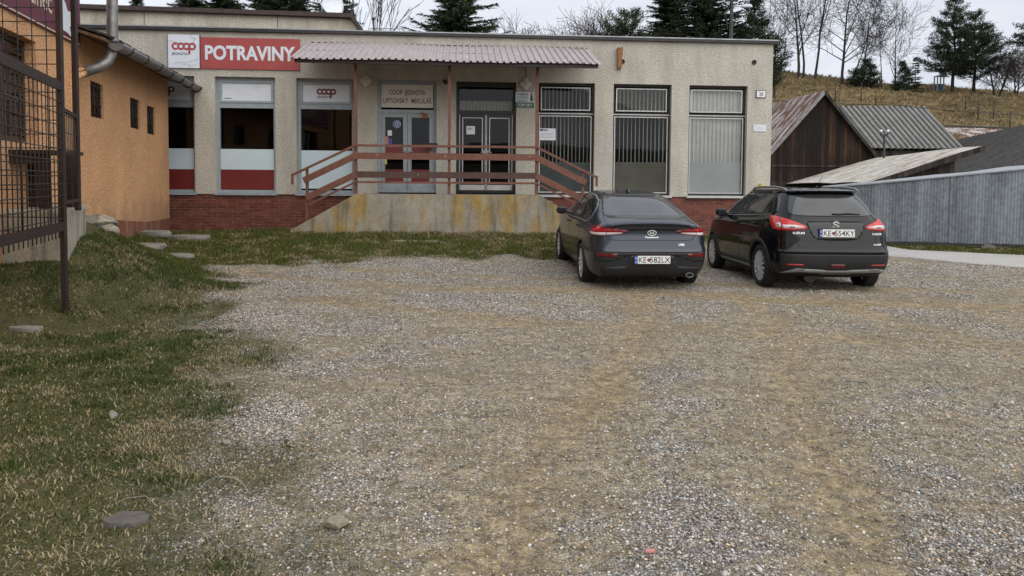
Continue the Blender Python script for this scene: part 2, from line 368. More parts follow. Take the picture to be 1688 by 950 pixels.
def brick_mat():
    m, nt, p = newmat('red_brick_plinth'); t = N(nt, 'ShaderNodeTexCoord'); sx = N(nt, 'ShaderNodeSeparateXYZ', {0: t.outputs['Object']})
    cv = N(nt, 'ShaderNodeCombineXYZ', {0: sx.outputs[0], 1: sx.outputs[2], 2: 0.0})
    b = N(nt, 'ShaderNodeTexBrick', {'Vector': cv.outputs[0], 'Scale': 1.0, 'Color1': (0.135, 0.034, 0.023), 'Color2': (0.215, 0.066, 0.040), 'Mortar': (0.17, 0.10, 0.078),
          'Mortar Size': 0.008, 'Mortar Smooth': 0.2, 'Bias': -0.1, 'Brick Width': 0.26, 'Row Height': 0.078}, offset=0.5)
    n = noise(nt, coords(nt), 5, 6, 0.7); n2 = noise(nt, coords(nt, (1, 1, 3)), 2.6, 5, 0.7)
    col = mixc(nt, 1.0, b.outputs[0], ramp(nt, n, [(0.3, 0.6), (0.7, 1.25)]), 'MULTIPLY')
    effl = math_(nt, 'MULTIPLY', ramp(nt, n2, [(0.56, 0.0), (0.72, 1.0)]), b.outputs['Fac'])
    col = mixc(nt, math_(nt, 'MULTIPLY', effl, 0.7), col, (0.42, 0.33, 0.28))
    S(nt, p, Base_Color=col, Roughness=0.8, Normal=bump(nt, math_(nt, 'SUBTRACT', n, b.outputs['Fac']), 0.006))
    return m
MT['brick'] = brick_mat()
def concrete_mat(name, lichen=0.5, c=(0.30, 0.275, 0.225)):
    m, nt, p = newmat(name); v = coords(nt)
    n1 = noise(nt, v, 2.2, 7, 0.66); n2 = noise(nt, v, 30, 4, 0.6)
    col = ramp(nt, n1, [(0.28, tuple(x * 0.62 for x in c)), (0.5, c), (0.74, tuple(x * 1.35 for x in c))])
    col = mixc(nt, 0.35, col, ramp(nt, n2, [(0.35, tuple(x * 0.6 for x in c)), (0.65, tuple(x * 1.3 for x in c))]))
    sv = coords(nt, (1.5, 1.5, 0.45)); l = noise(nt, sv, 1.25, 6, 0.66)
    sx = N(nt, 'ShaderNodeSeparateXYZ', {0: N(nt, 'ShaderNodeTexCoord').outputs['Object']})
    lf = math_(nt, 'MULTIPLY', ramp(nt, l, [(0.47, 0.0), (0.60, 1.0)]), lichen)
    lf = math_(nt, 'MULTIPLY', lf, ramp(nt, noise(nt, v, 14, 4, 0.7), [(0.3, 0.35), (0.6, 1.0)]))
    lc = ramp(nt, noise(nt, v, 6, 4), [(0.3, (0.20, 0.14, 0.03)), (0.7, (0.42, 0.24, 0.03))])
    col = mixc(nt, lf, col, lc)
    dk = math_(nt, 'MULTIPLY', ramp(nt, noise(nt, coords(nt, (3, 3, 0.3)), 1.8, 5, 0.6), [(0.50, 0.0), (0.70, 1.0)]), 0.75)
    col = mixc(nt, dk, col, (0.10, 0.095, 0.08))
    S(nt, p, Base_Color=col, Roughness=0.93, Specular_IOR_Level=0.2, Normal=bump(nt, math_(nt, 'ADD', n1, math_(nt, 'MULTIPLY', n2, 0.4)), 0.02))
    return m
MT['concrete'] = concrete_mat('stained_concrete', 0.9)
MT['concrete_rough'] = concrete_mat('rough_concrete', 0.12, (0.33, 0.305, 0.25))
def attr_mat(name, rough=0.8, spec=0.2, trans=0.0):
    m, nt, p = newmat(name); a = N(nt, 'ShaderNodeAttribute', attribute_name='tone'); S(nt, p, Base_Color=a.outputs['Color'], Roughness=rough, Specular_IOR_Level=spec)
    if trans:
        tr = N(nt, 'ShaderNodeBsdfTranslucent'); nt.links.new(a.outputs['Color'], tr.inputs[0])
        mx = N(nt, 'ShaderNodeMixShader', {0: trans}); nt.links.new(p.outputs[0], mx.inputs[1]); nt.links.new(tr.outputs[0], mx.inputs[2])
        nt.links.new(mx.outputs[0], [n for n in nt.nodes if n.type == 'OUTPUT_MATERIAL'][0].inputs[0])
    return m
MT['blade'] = attr_mat('grass_blades', 0.7, 0.2, 0.25)
MT['pebble'] = attr_mat('pebbles', 0.85, 0.25)
MT['needle'] = attr_mat('needles', 0.75, 0.15, 0.1)
MT['bark'] = plain('bark', (0.034, 0.027, 0.023), 0.9, var=0.4, scale=4)
MT['bark_birch'] = plain('twig_bark', (0.052, 0.042, 0.039), 0.9, var=0.4, scale=2)
MT['bark_red'] = plain('reddish_twigs', (0.06, 0.042, 0.04), 0.9, var=0.35, scale=2)

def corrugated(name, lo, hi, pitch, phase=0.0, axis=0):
    """fibre cement sheet: shade in the wave valleys is painted into the colour"""
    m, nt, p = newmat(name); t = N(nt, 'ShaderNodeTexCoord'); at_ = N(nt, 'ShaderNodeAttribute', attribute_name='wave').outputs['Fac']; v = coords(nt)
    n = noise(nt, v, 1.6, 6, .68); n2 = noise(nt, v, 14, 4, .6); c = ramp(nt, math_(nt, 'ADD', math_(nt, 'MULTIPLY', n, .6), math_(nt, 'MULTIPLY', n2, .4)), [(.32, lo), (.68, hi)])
    d = ramp(nt, math_(nt, 'ADD', at_, math_(nt, 'MULTIPLY', math_(nt, 'SUBTRACT', n2, .5), .5)), [(.25, .30), (.60, 1.0)])  # darkens the valleys by colour in place of their shading
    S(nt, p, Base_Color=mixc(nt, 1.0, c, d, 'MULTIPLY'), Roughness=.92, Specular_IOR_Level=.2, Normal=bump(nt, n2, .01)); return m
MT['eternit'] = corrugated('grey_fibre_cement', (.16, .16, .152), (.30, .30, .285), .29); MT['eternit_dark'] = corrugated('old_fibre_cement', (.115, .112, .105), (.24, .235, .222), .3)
# ================================================================== ground
CP = [(-5.07, 7.7, .10), (-4.4, 8.5, .08), (-5.45, 8.4, .56), (-6.4, 8.4, .52), (-5.70, 9.2, .76), (-6.5, 10.6, .86), (-7.2, 11.8, .72), (-7.9, 14.0, .48), (-8.5, 16.9, .24),
      (-8.6, 17.3, .24), (-6, 17.4, .31), (-3, 16.2, .34), (0, 16.3, .33), (1.5, 16.4, .30), (-4.5, 15.2, .30), (-1.5, 15.0, .22), (1.2, 14.9, .14), (5, 18.2, .22), (7, 18.5, .05),
      (-7.12, 13.0, .26), (-6.34, 12.7, .12), (-5.4, 12.4, .04), (-5.2, 10.5, .10), (-6.0, 10.8, .45), (-5.5, 7.3, .14), (-6.5, 7.3, .2), (-4.6, 5.6, .03), (-4.0, 8.8, .02), (-4.3, 10.5, .0),
      (-3, 13.2, .06), (0, 13.6, .06), (2, 14.0, .06), (4, 13.4, -.05), (6.2, 13.4, -.06), (9, 16, -.06), (11, 15, -.08), (10, 18, -.02), (13, 17.5, -.02), (14, 13, -.1), (9, 19.5, .0), (7.5, 22, .0), (12, 22, .0)]
CP += [(x, y, 0) for x in (-2.5, 0, 2.5, 5, 8, 12) for y in (1, 4, 7, 10)] + [(-2.5, 12, 0), (0, 12, 0), (2.5, 11.8, .0), (-4, 1, .02), (-7, 2, .1), (-7, 5, .12), (-3.2, 7, 0), (-3.2, 9, 0), (-3.4, 11, 0)]
CP += [(x, y, 0.0) for x in (-30, 0, 30) for y in (-15, 40)] + [(-30, 12, .6), (30, 12, 0), (-12, 12, 1.0), (-12, 8, .8), (-12, 17, .6), (0, 22, .3), (-8, 22, .3)]
_cp = np.array(CP, float)
def _tps_fit(P, lam=0.05):
    n = len(P); d = np.hypot(P[:, None, 0] - P[None, :, 0], P[:, None, 1] - P[None, :, 1]); K = np.where(d > 0, d * d * np.log(d + 1e-12), 0) + lam * np.eye(n)
    A = np.zeros((n + 3, n + 3)); A[:n, :n] = K; A[:n, n] = 1; A[:n, n + 1:] = P[:, :2]; A[n, :n] = 1; A[n + 1:, :n] = P[:, :2].T
    return np.linalg.solve(A, np.r_[P[:, 2], 0, 0, 0])
_tw = _tps_fit(_cp)
def base_h(x, y):
    x, y = np.asarray(x, float), np.asarray(y, float); sh = x.shape; x, y = x.ravel(), y.ravel(); z = np.zeros(len(x))
    for a in range(0, len(x), 20000):
        xx, yy = x[a:a + 20000], y[a:a + 20000]; d = np.hypot(xx[:, None] - _cp[None, :, 0], yy[:, None] - _cp[None, :, 1])
        z[a:a + 20000] = np.where(d > 0, d * d * np.log(d + 1e-12), 0) @ _tw[:-3] + _tw[-3] + _tw[-2] * xx + _tw[-1] * yy
    far = np.clip((np.hypot(x - 1, y - 11) - 15) / 12, 0, 1)
    return (z * (1 - far)).reshape(sh)
# edge of the turf: everything left of / behind this line is grass (world x, y)
EDGE = [(-0.7, 1.0), (-1.10, 2.8), (-1.45, 3.6), (-2.25, 5.1), (-2.95, 6.6), (-3.55, 8.1), (-4.4, 10.2), (-5.15, 11.6), (-5.5, 12.3), (-5.2, 12.75), (-4.0, 12.75), (-2.9, 13.3), (-1.1, 13.6), (0.9, 13.9), (2.6, 15.6), (4.2, 16.2), (7.0, 17.2), (8.6, 18.3), (8.4, 17.5), (9.6, 16.95), (13.5, 15.6), (16, 14.6), (40, 8)]
GP = np.array(EDGE + [(40, 60), (-60, 60), (-60, 1.0)])
def edge_dist(x, y):
    """signed distance to the turf edge, positive on the grass"""
    x, y = np.asarray(x, float), np.asarray(y, float); d = np.full(x.shape, 1e9)
    E = np.array(EDGE)
    for (ax, ay), (bx, by) in zip(E[:-1], E[1:]):
        ux, uy = bx - ax, by - ay; t = np.clip(((x - ax) * ux + (y - ay) * uy) / (ux * ux + uy * uy), 0, 1)
        d = np.minimum(d, np.hypot(x - ax - t * ux, y - ay - t * uy))
    ins = np.zeros(x.shape, bool); j = len(GP) - 1
    for i in range(len(GP)):
        xi, yi = GP[i]; xj, yj = GP[j]
        c = ((yi > y) != (yj > y)) & (x < (xj - xi) * (y - yi) / (yj - yi + 1e-12) + xi); ins ^= c; j = i
    return np.where(ins, d, -d)
def grass_mask(x, y):
    d = edge_dist(x, y); n = fbm(np.asarray(x) * 1.3, np.asarray(y) * 1.3, 3, 5) - 0.5; n2 = fbm(np.asarray(x) * 4.5, np.asarray(y) * 4.5, 21, 3) - 0.5
    wd = np.where(np.asarray(y) < 9, 0.75, 0.5)
    return np.clip(sstep(-wd, wd, d + n * 1.7 + n2 * 0.7), 0, 1)
def stone_mask(x, y):
    """1 = loose grey stone on top, 0 = bare trodden earth"""
    x, y = np.asarray(x, float), np.asarray(y, float)
    a = fbm(x * 1.0 + 3, y * 1.35, 40, 5); b = fbm(x * 3.3, y * 4.2 + 5, 50, 4); c = fbm(x * 9, y * 10, 61, 3); e = fbm(x * .25, y * .3, 63, 3)
    return sstep(0.40, 0.60, (a - .5) * 0.62 + (b - .5) * 0.40 + c * 0.14 + e * 0.22 + .36 - 0.05 - 0.34 * track_mask(x, y))
def track_mask(x, y):
    """worn wheel tracks sweeping in from the right and turning towards the parked cars"""
    x, y = np.asarray(x, float), np.asarray(y, float); t = np.zeros(x.shape); wx, wy = x + .5 * (fbm(x * .5, y * .5, 66, 3) - .5), y + .5 * (fbm(x * .5 + 7, y * .5, 67, 3) - .5)
    for pl, w_, am in TRACKS:
        d = np.full(x.shape, 1e9)
        for (ax, ay), (bx, by) in zip(pl[:-1], pl[1:]):
            ux, uy = bx - ax, by - ay; k = np.clip(((wx - ax) * ux + (wy - ay) * uy) / (ux * ux + uy * uy), 0, 1); d = np.minimum(d, np.hypot(wx - ax - k * ux, wy - ay - k * uy))
        t = np.maximum(t, am * np.exp(-(d / w_) ** 2))
    return np.clip(t * (.35 + 1.1 * fbm(x * .8, y * .8, 68, 3)), 0, 1)
TRACKS = [([(9, 8.5), (5, 9.2), (2, 9.7), (-1, 10.2), (-3.5, 11.2), (-4.8, 12.2)], .26, 1.0), ([(9, 9.9), (5, 10.4), (2, 10.9), (-1, 11.6), (-3, 12.3)], .20, .9), ([(-.3, 2), (.4, 4.5), (1.3, 7), (1.7, 9.8)], .28, .9), ([(1.3, 2), (2.0, 4.5), (2.9, 7), (3.2, 9.8)], .26, .8),
          ([(5.2, 3), (4.9, 6), (4.3, 9.5)], .26, .8), ([(6.7, 3.5), (6.4, 6), (5.8, 9.5)], .24, .7), ([(9, 6.2), (4, 6.9), (0, 7.7), (-2.8, 9.2)], .34, .7)]
def ground_h(x, y):
    x, y = np.asarray(x, float), np.asarray(y, float)
    g = grass_mask(x, y)
    bumps = (fbm(x * 1.1, y * 1.1, 70, 4) - 0.5) * 0.07 + (fbm(x * 4, y * 4, 80, 3) - 0.5) * (0.022 + 0.03 * g)
    amp = sstep(26, 18, np.hypot(x - 1, y - 9))
    return base_h(x, y) + (bumps - 0.022 * track_mask(x, y) * (1 - g)) * amp
xs = np.r_[np.linspace(-300, -12, 22), np.arange(-9.5, 9.01, 0.085), np.linspace(9.6, 22, 30), np.linspace(26, 300, 20)]
ys = np.r_[np.linspace(-120, -1, 14), np.arange(1.2, 9, 0.075), np.arange(9, 19, 0.11), np.linspace(19.6, 40, 22), np.linspace(50, 60, 2)]
GX, GY = np.meshgrid(xs, ys); GZ = ground_h(GX, GY)
nx, ny = len(xs), len(ys)
def grid_mesh(name, X, Y, Z, attrs, mat, kind='structure'):
    ny, nx = X.shape; me = bpy.data.meshes.new(name)
    v = np.stack([X, Y, Z], -1).reshape(-1, 3); i = np.arange((ny - 1) * nx).reshape(ny - 1, nx)[:, :-1].ravel()
    q = np.stack([i, i + 1, i + nx + 1, i + nx], 1)
    me.vertices.add(len(v)); me.vertices.foreach_set('co', v.ravel()); me.loops.add(q.size); me.loops.foreach_set('vertex_index', q.ravel())
    me.polygons.add(len(q)); me.polygons.foreach_set('loop_start', np.arange(0, q.size, 4)); me.polygons.foreach_set('loop_total', np.full(len(q), 4)); me.polygons.foreach_set('use_smooth', np.ones(len(q), bool))
    for k, a in attrs.items():
        at_ = me.attributes.new(k, 'FLOAT', 'POINT'); at_.data.foreach_set('value', a.ravel().astype(np.float32))
    me.materials.append(mat); me.update(calc_edges=True); o = bpy.data.objects.new(name, me); COL.objects.link(o); return tag(o, kind=kind)
def ground_mat():
    m, nt, p = newmat('gravel_earth_turf'); pos = N(nt, 'ShaderNodeNewGeometry').outputs['Position']
    g = N(nt, 'ShaderNodeAttribute', attribute_name='turf').outputs['Fac']; s = N(nt, 'ShaderNodeAttribute', attribute_name='stones').outputs['Fac']
    # two sizes of stone
    v1 = N(nt, 'ShaderNodeTexVoronoi', {'Vector': pos, 'Scale': 62.0}); v2 = N(nt, 'ShaderNodeTexVoronoi', {'Vector': pos, 'Scale': 118.0}); v3 = N(nt, 'ShaderNodeTexVoronoi', {'Vector': pos, 'Scale': 30.0})
    bw = lambda c: N(nt, 'ShaderNodeSeparateColor', {0: c}).outputs[0]
    t1 = ramp(nt, bw(v1.outputs['Color']), [(0.0, (0.11, 0.105, 0.10)), (0.35, (0.32, 0.31, 0.295)), (0.7, (0.55, 0.54, 0.525)), (1.0, (0.82, 0.81, 0.80))])
    t2 = ramp(nt, bw(v2.outputs['Color']), [(0.0, (0.11, 0.093, 0.066)), (0.5, (0.28, 0.25, 0.20)), (1.0, (0.56, 0.53, 0.47))])
    gap1 = ramp(nt, v1.outputs['Distance'], [(0.30, 1.0), (0.62, 0.28)]); gap2 = ramp(nt, v2.outputs['Distance'], [(0.35, 1.0), (0.65, 0.5)])
    st1 = mixc(nt, 1.0, t1, gap1, 'MULTIPLY'); st2 = mixc(nt, 1.0, t2, gap2, 'MULTIPLY')
    n1 = noise(nt, pos, 0.9, 6, 0.65); n2 = noise(nt, pos, 5.5, 6, 0.7); n3 = noise(nt, pos, 45, 4, 0.7); n4 = noise(nt, pos, 0.35, 3, 0.5)
    earth = ramp(nt, math_(nt, 'ADD', math_(nt, 'MULTIPLY', n1, 0.6), math_(nt, 'MULTIPLY', n2, 0.4)), [(0.32, (0.175, 0.122, 0.055)), (0.5, (0.325, 0.243, 0.120)), (0.68, (0.46, 0.375, 0.205))])
    earth = mixc(nt, 0.55, earth, ramp(nt, n3, [(0.3, (0.085, 0.062, 0.036)), (0.7, (0.44, 0.37, 0.255))]))
    sel = ramp(nt, math_(nt, 'ADD', bw(v3.outputs['Color']), math_(nt, 'MULTIPLY', n3, 0.4)), [(0.55, 0.0), (0.75, 1.0)])
    earth = mixc(nt, math_(nt, 'ADD', math_(nt, 'MULTIPLY', sel, 0.50), 0.32), earth, st2)
    sk = math_(nt, 'ADD', s, math_(nt, 'MULTIPLY', math_(nt, 'SUBTRACT', n2, 0.5), 1.3), clamp=True)
    sk = math_(nt, 'MULTIPLY_ADD', sk, 0.92, 0.04)
    stones = mixc(nt, ramp(nt, noise(nt, pos, 9, 3), [(0.42, 0.0), (0.6, 1.0)]), st1, st2)
    trk = N(nt, 'ShaderNodeAttribute', attribute_name='tracks').outputs['Fac']
    fines = ramp(nt, math_(nt, 'ADD', math_(nt, 'MULTIPLY', n3, .6), math_(nt, 'MULTIPLY', n2, .4)), [(.35, (.15, .102, .050)), (.5, (.265, .195, .105)), (.66, (.39, .315, .195))])
    lot = mixc(nt, math_(nt, 'MULTIPLY', math_(nt, 'MULTIPLY', trk, 0.95), ramp(nt, n2, [(.34, 0.25), (.6, 1.0)])), mixc(nt, sk, earth, stones), fines)
    n5 = noise(nt, pos, 11, 12, 0.86); stk = noise(nt, N(nt, 'ShaderNodeMapping', {'Vector': pos, 'Scale': (0.7, 4.2, 1.0)}).outputs[0], 1.0, 6, 0.7, 0.4)
    grain = ramp(nt, math_(nt, 'ADD', math_(nt, 'MULTIPLY', n5, 0.85), math_(nt, 'MULTIPLY', stk, 0.15)), [(0.37, 0.30), (0.50, 0.95), (0.63, 1.85)])
    lot = mixc(nt, 1.0, lot, grain, 'MULTIPLY')
    damp = math_(nt, 'MULTIPLY', ramp(nt, noise(nt, pos, 1.7, 5, 0.7), [(0.50, 0.0), (0.66, 1.0)]), 0.72)
    lot = mixc(nt, damp, lot, mixc(nt, 0.45, (0.165, 0.112, 0.052), st2))
    gn = noise(nt, pos, 3.2, 6, 0.7); gf = noise(nt, N(nt, 'ShaderNodeMapping', {'Vector': pos, 'Scale': (1, 1, 1)}).outputs[0], 85, 3, 0.75)
    turf = ramp(nt, gn, [(0.30, (0.030, 0.033, 0.012)), (0.48, (0.060, 0.066, 0.022)), (0.62, (0.115, 0.095, 0.045)), (0.75, (0.17, 0.135, 0.075))])
    turf = mixc(nt, 0.6, turf, ramp(nt, gf, [(0.3, (0.022, 0.024, 0.010)), (0.52, (0.075, 0.075, 0.030)), (0.72, (0.24, 0.205, 0.12))]))
    gk = math_(nt, 'ADD', g, math_(nt, 'MULTIPLY', math_(nt, 'SUBTRACT', n2, 0.5), 0.7), clamp=True)
    col = mixc(nt, gk, lot, turf)
    h = math_(nt, 'ADD', math_(nt, 'MULTIPLY', math_(nt, 'SUBTRACT', 1.0, v1.outputs['Distance']), sk), math_(nt, 'ADD', math_(nt, 'MULTIPLY', math_(nt, 'SUBTRACT', 1.0, v2.outputs['Distance']), 0.35), math_(nt, 'MULTIPLY', n3, 0.8)))
    S(nt, p, Base_Color=col, Roughness=0.95, Specular_IOR_Level=0.15, Normal=bump(nt, h, 0.014))
    return m
TURF = grass_mask(GX, GY); STONE = stone_mask(GX, GY)
grid_mesh('ground', GX, GY, GZ, {'turf': TURF, 'stones': STONE, 'tracks': track_mask(GX, GY)}, ground_mat())

def gz(x, y): return float(ground_h(np.array([x]), np.array([y]))[0])
def pile_mesh(name, V, F, tone, mat, kind=None):
    """many small faces at once: V (n,3), F (m,k) of vertex ids, tone (n,3) colour of each vertex"""
    me = bpy.data.meshes.new(name); k = F.shape[1]
    me.vertices.add(len(V)); me.vertices.foreach_set('co', V.astype(np.float32).ravel()); me.loops.add(F.size); me.loops.foreach_set('vertex_index', F.astype(np.int32).ravel())
    me.polygons.add(len(F)); me.polygons.foreach_set('loop_start', np.arange(0, F.size, k)); me.polygons.foreach_set('loop_total', np.full(len(F), k))
    if tone is not None:
        a = me.color_attributes.new('tone', 'FLOAT_COLOR', 'POINT'); a.data.foreach_set('color', np.c_[tone, np.ones(len(tone))].astype(np.float32).ravel())
    me.materials.append(mat); me.update(calc_edges=True)
    o = bpy.data.objects.new(name, me); COL.objects.link(o); return tag(o, kind=kind) if kind else o

# ------------------------------------------------------------------ grass blades
def in_view(x, y, z=0.0, m=420):
    d0, d1, d2 = x - EYE[0], y - EYE[1], z - EYE[2]
    zc = d0 * _fw[0] + d1 * _fw[1] + d2 * _fw[2]; zc = np.maximum(zc, 0.1)
    u = CX + FPX * (d0 * _rt[0] + d1 * _rt[1] + d2 * _rt[2]) / zc; v = CY - FPX * (d0 * _up[0] + d1 * _up[1] + d2 * _up[2]) / zc
    return (u > -m) & (u < 1688 + m) & (v < 950 + m)
def scatter(n, x0, x1, y0, y1):
    return RNG.uniform(x0, x1, n), RNG.uniform(y0, y1, n)
def blades():
    X, Y = [], []
    for n, box in ((370000, (-6.4, -0.4, 2.2, 6.0)), (230000, (-8.5, -1.5, 6.0, 13.0)), (190000, (-8.7, 6.5, 12.4, 17.9)), (60000, (8.3, 16.5, 15.0, 18.5))):
        x, y = scatter(n, *box); X.append(x); Y.append(y)
    x, y = np.concatenate(X), np.concatenate(Y)
    g = grass_mask(x, y); cl = fbm(x * 2.2, y * 2.2, 90, 4); cl2 = fbm(x * 7, y * 7, 95, 3)
    lush = sstep(0.35, 0.68, cl * 0.6 + cl2 * 0.4 + 0.13 * sstep(7.5, 11, y) - 0.16 * sstep(6.5, 3.5, y))
    keep = (RNG.random(len(x)) < (g ** 1.8) * (0.26 + 0.74 * lush)) & in_view(x, y)
    bare = np.exp(-(((x + 5.2) / 1.0) ** 2 + ((y - 7.2) / .42) ** 2)); keep &= RNG.random(len(x)) > bare * .95
    keep &= ~((y > 8.43) & (x < -5.50 - .42 * (y - 8.45)) & (y < 11.2))
    x, y, lush, cl2 = x[keep], y[keep], lush[keep], cl2[keep]; n = len(x); z = ground_h(x, y)
    near_wall = np.exp(-((y - 17.0) / .5) ** 2) * (x < -5) + np.exp(-(((y - 16.0 - .073 * x) / .35) ** 2)) * (x > -5.5) * (x < 2)
    strawp = fbm(x * 2.7, y * 3.2, 120, 4); green = RNG.random(n) < (0.70 + 0.25 * lush - 0.45 * near_wall - 0.72 * sstep(.53, .68, strawp) - 0.18 * sstep(3.9, 2.8, y))
    dist = np.hypot(x, y); wd = (0.0017 + 0.00026 * dist) * RNG.uniform(0.7, 1.4, n)
    ln = RNG.uniform(0.018, 0.045, n) * (0.65 + 0.75 * lush) * (1 + 0.9 * near_wall); ln = np.where(green, ln, ln * RNG.uniform(0.8, 1.7, n))
    tuft = (RNG.random(n) < 0.008) & green; ln = np.where(tuft, ln * 1.6, ln) * (.45 + .55 * grass_mask(x, y)) * (1 + .35 * sstep(7, 10, y))
    az = RNG.uniform(0, 2 * np.pi, n); lean = np.where(green, RNG.uniform(0.15, 0.9, n), RNG.uniform(1.18, 1.54, n))
    dx, dy = np.cos(az), np.sin(az); sx, sy = -dy * wd, dx * wd
    h1, o1 = np.cos(lean * .6) * ln * .55, np.sin(lean * .6) * ln * .55; h2, o2 = h1 + np.cos(lean) * ln * .5, o1 + np.sin(lean) * ln * .5
    V = np.empty((n, 5, 3)); z0 = z - 0.004
    V[:, 0] = np.stack([x - sx, y - sy, z0], 1); V[:, 1] = np.stack([x + sx, y + sy, z0], 1)
    V[:, 2] = np.stack([x + dx * o1 + sx * .8, y + dy * o1 + sy * .8, z + h1], 1); V[:, 3] = np.stack([x + dx * o1 - sx * .8, y + dy * o1 - sy * .8, z + h1], 1)
    V[:, 4] = np.stack([x + dx * o2, y + dy * o2, z + h2], 1)
    r = RNG.random((n, 1)); gA, gB = np.array([[0.030, 0.050, 0.011]]), np.array([[0.105, 0.132, 0.037]]); sA, sB = np.array([[0.13, 0.10, 0.05]]), np.array([[0.43, 0.36, 0.22]])
    far = sstep(9, 13, y)[:, None]
    c = np.where(green[:, None], (gA + (gB - gA) * r) * (1 + np.array([[.45, .25, .05]]) * far), sA + (sB - sA) * r)
    tone = np.repeat(c, 5, 0)
    b = (np.arange(n) * 5)[:, None]; F = np.concatenate([b + np.array([[0, 1, 2]]), b + np.array([[0, 2, 3]]), b + np.array([[3, 2, 4]])])
    pile_mesh('grass', V.reshape(-1, 3), F, tone, MT['blade'], 'stuff'); print('blades', n)
blades()

# ------------------------------------------------------------------ loose gravel
OCT = np.array([(1, 0, 0), (-1, 0, 0), (0, 1, 0), (0, -1, 0), (0, 0, 1), (0, 0, -1)], float); OF = np.array([(0, 2, 4), (2, 1, 4), (1, 3, 4), (3, 0, 4), (2, 0, 5), (1, 2, 5), (3, 1, 5), (0, 3, 5)])
def gravel():
    X, Y = [], []
    for n, box in ((120000, (-3.0, 4.2, 2.4, 5.0)), (110000, (-3.5, 7.0, 5.0, 9.0)), (110000, (-5.5, 11, 9.0, 14.5))):
        x, y = scatter(n, *box); X.append(x); Y.append(y)
    x, y = np.concatenate(X), np.concatenate(Y); g = grass_mask(x, y); s = stone_mask(x, y)
    edge = np.exp(-((edge_dist(x, y) + 0.15) / 0.5) ** 2)
    trm = track_mask(x, y); keep = (RNG.random(len(x)) < np.clip((0.24 + 0.76 * s) * (1 - .7 * trm) * (1 - 0.95 * g) + 0.35 * edge * (1 - .5 * g), 0, 1)) & in_view(x, y)
    x, y = x[keep], y[keep]; n = len(x); z = ground_h(x, y); d = np.hypot(x, y)
    r = 0.0026 + 0.0062 * RNG.random(n) ** 2.6 + 0.00045 * d; big = RNG.random(n) < 0.004; r = np.where(big, r * RNG.uniform(1.4, 2.2, n), r)
    P = OCT[None] * RNG.uniform(0.65, 1.3, (n, 6, 1)) + RNG.normal(0, 0.2, (n, 6, 3)); P[:, :, 2] *= 0.62
    a = RNG.uniform(0, 2 * np.pi, n); ca, sa = np.cos(a)[:, None], np.sin(a)[:, None]; px, py = P[:, :, 0] * 1.2, P[:, :, 1] * 0.9
    V = np.stack([px * ca - py * sa, px * sa + py * ca, P[:, :, 2]], -1) * r[:, None, None] + np.stack([x, y, z + r * 0.22], 1)[:, None, :]
    t = RNG.random(n); base = np.stack([0.15 + 0.50 * t ** 1.3] * 3, 1) * np.array([1.0, 0.965, 0.91]); w_ = RNG.random(n) < 0.04 * (1 - g[keep]); base[w_] = np.array([0.66, 0.655, 0.64]) * RNG.uniform(.8, 1.1, (w_.sum(), 1))
    br = RNG.random(n) < 0.30; base[br] *= np.array([1.05, 0.84, 0.62]); dk = RNG.random(n) < 0.18; base[dk] *= 0.45; base *= (1 - .5 * g[keep])[:, None]
    F = ((np.arange(n) * 6)[:, None, None] + OF[None]).reshape(-1, 3)
    pile_mesh('gravel', V.reshape(-1, 3), F, np.repeat(base, 6, 0), MT['pebble'], 'stuff'); print('stones', n)
gravel()

# ------------------------------------------------------------------ road on the right
def road_mat():
    m, nt, p = newmat('worn_pale_asphalt'); pos = N(nt, 'ShaderNodeNewGeometry').outputs['Position']
    n = noise(nt, pos, 1.1, 6, 0.65); n2 = noise(nt, pos, 60, 4, 0.7)
    c = ramp(nt, n, [(0.3, (0.30, 0.295, 0.28)), (0.7, (0.43, 0.42, 0.405))]); c = mixc(nt, 0.45, c, ramp(nt, n2, [(0.3, (0.20, 0.195, 0.185)), (0.7, (0.56, 0.55, 0.53))]))
    S(nt, p, Base_Color=c, Roughness=0.92, Specular_IOR_Level=0.2, Normal=bump(nt, n2, 0.006)); return m
def strip(name, L, Rr, mat, lift, kind='structure', n=60):
    L, Rr = np.array(L), np.array(Rr); t = np.linspace(0, 1, n); tl = np.linspace(0, 1, len(L)); u = np.linspace(0, 1, 14)
    lx, ly, rx, ry = (np.interp(t, tl, a) for a in (L[:, 0], L[:, 1], Rr[:, 0], Rr[:, 1]))
    lx = lx + (fbm(t * 14, t * 0, 5) - .5) * .25; ly = ly + (fbm(t * 14, t * 0 + 4, 6) - .5) * .3; rx = rx + (fbm(t * 13, t * 0 + 9, 7) - .5) * .2
    X = lx[:, None] + (rx - lx)[:, None] * u; Y = ly[:, None] + (ry - ly)[:, None] * u
    Z = base_h(X, Y) + lift + 0.03 * (1 - (2 * u - 1) ** 6)[None] + 0 * X
    Z[:, 0] -= 0.09; Z[:, -1] -= 0.09
    return grid_mesh(name, X, Y, Z, {}, mat, kind)
strip('road', [(22, 9.6), (14.2, 11.9), (10.3, 13.9), (8.6, 15.9), (7.6, 19.5), (7.0, 24), (6.5, 30)], [(24, 12.9), (16.0, 14.9), (12.2, 16.1), (9.9, 17.0), (9.55, 19.5), (9.2, 24), (8.9, 30)], road_mat(), 0.015)

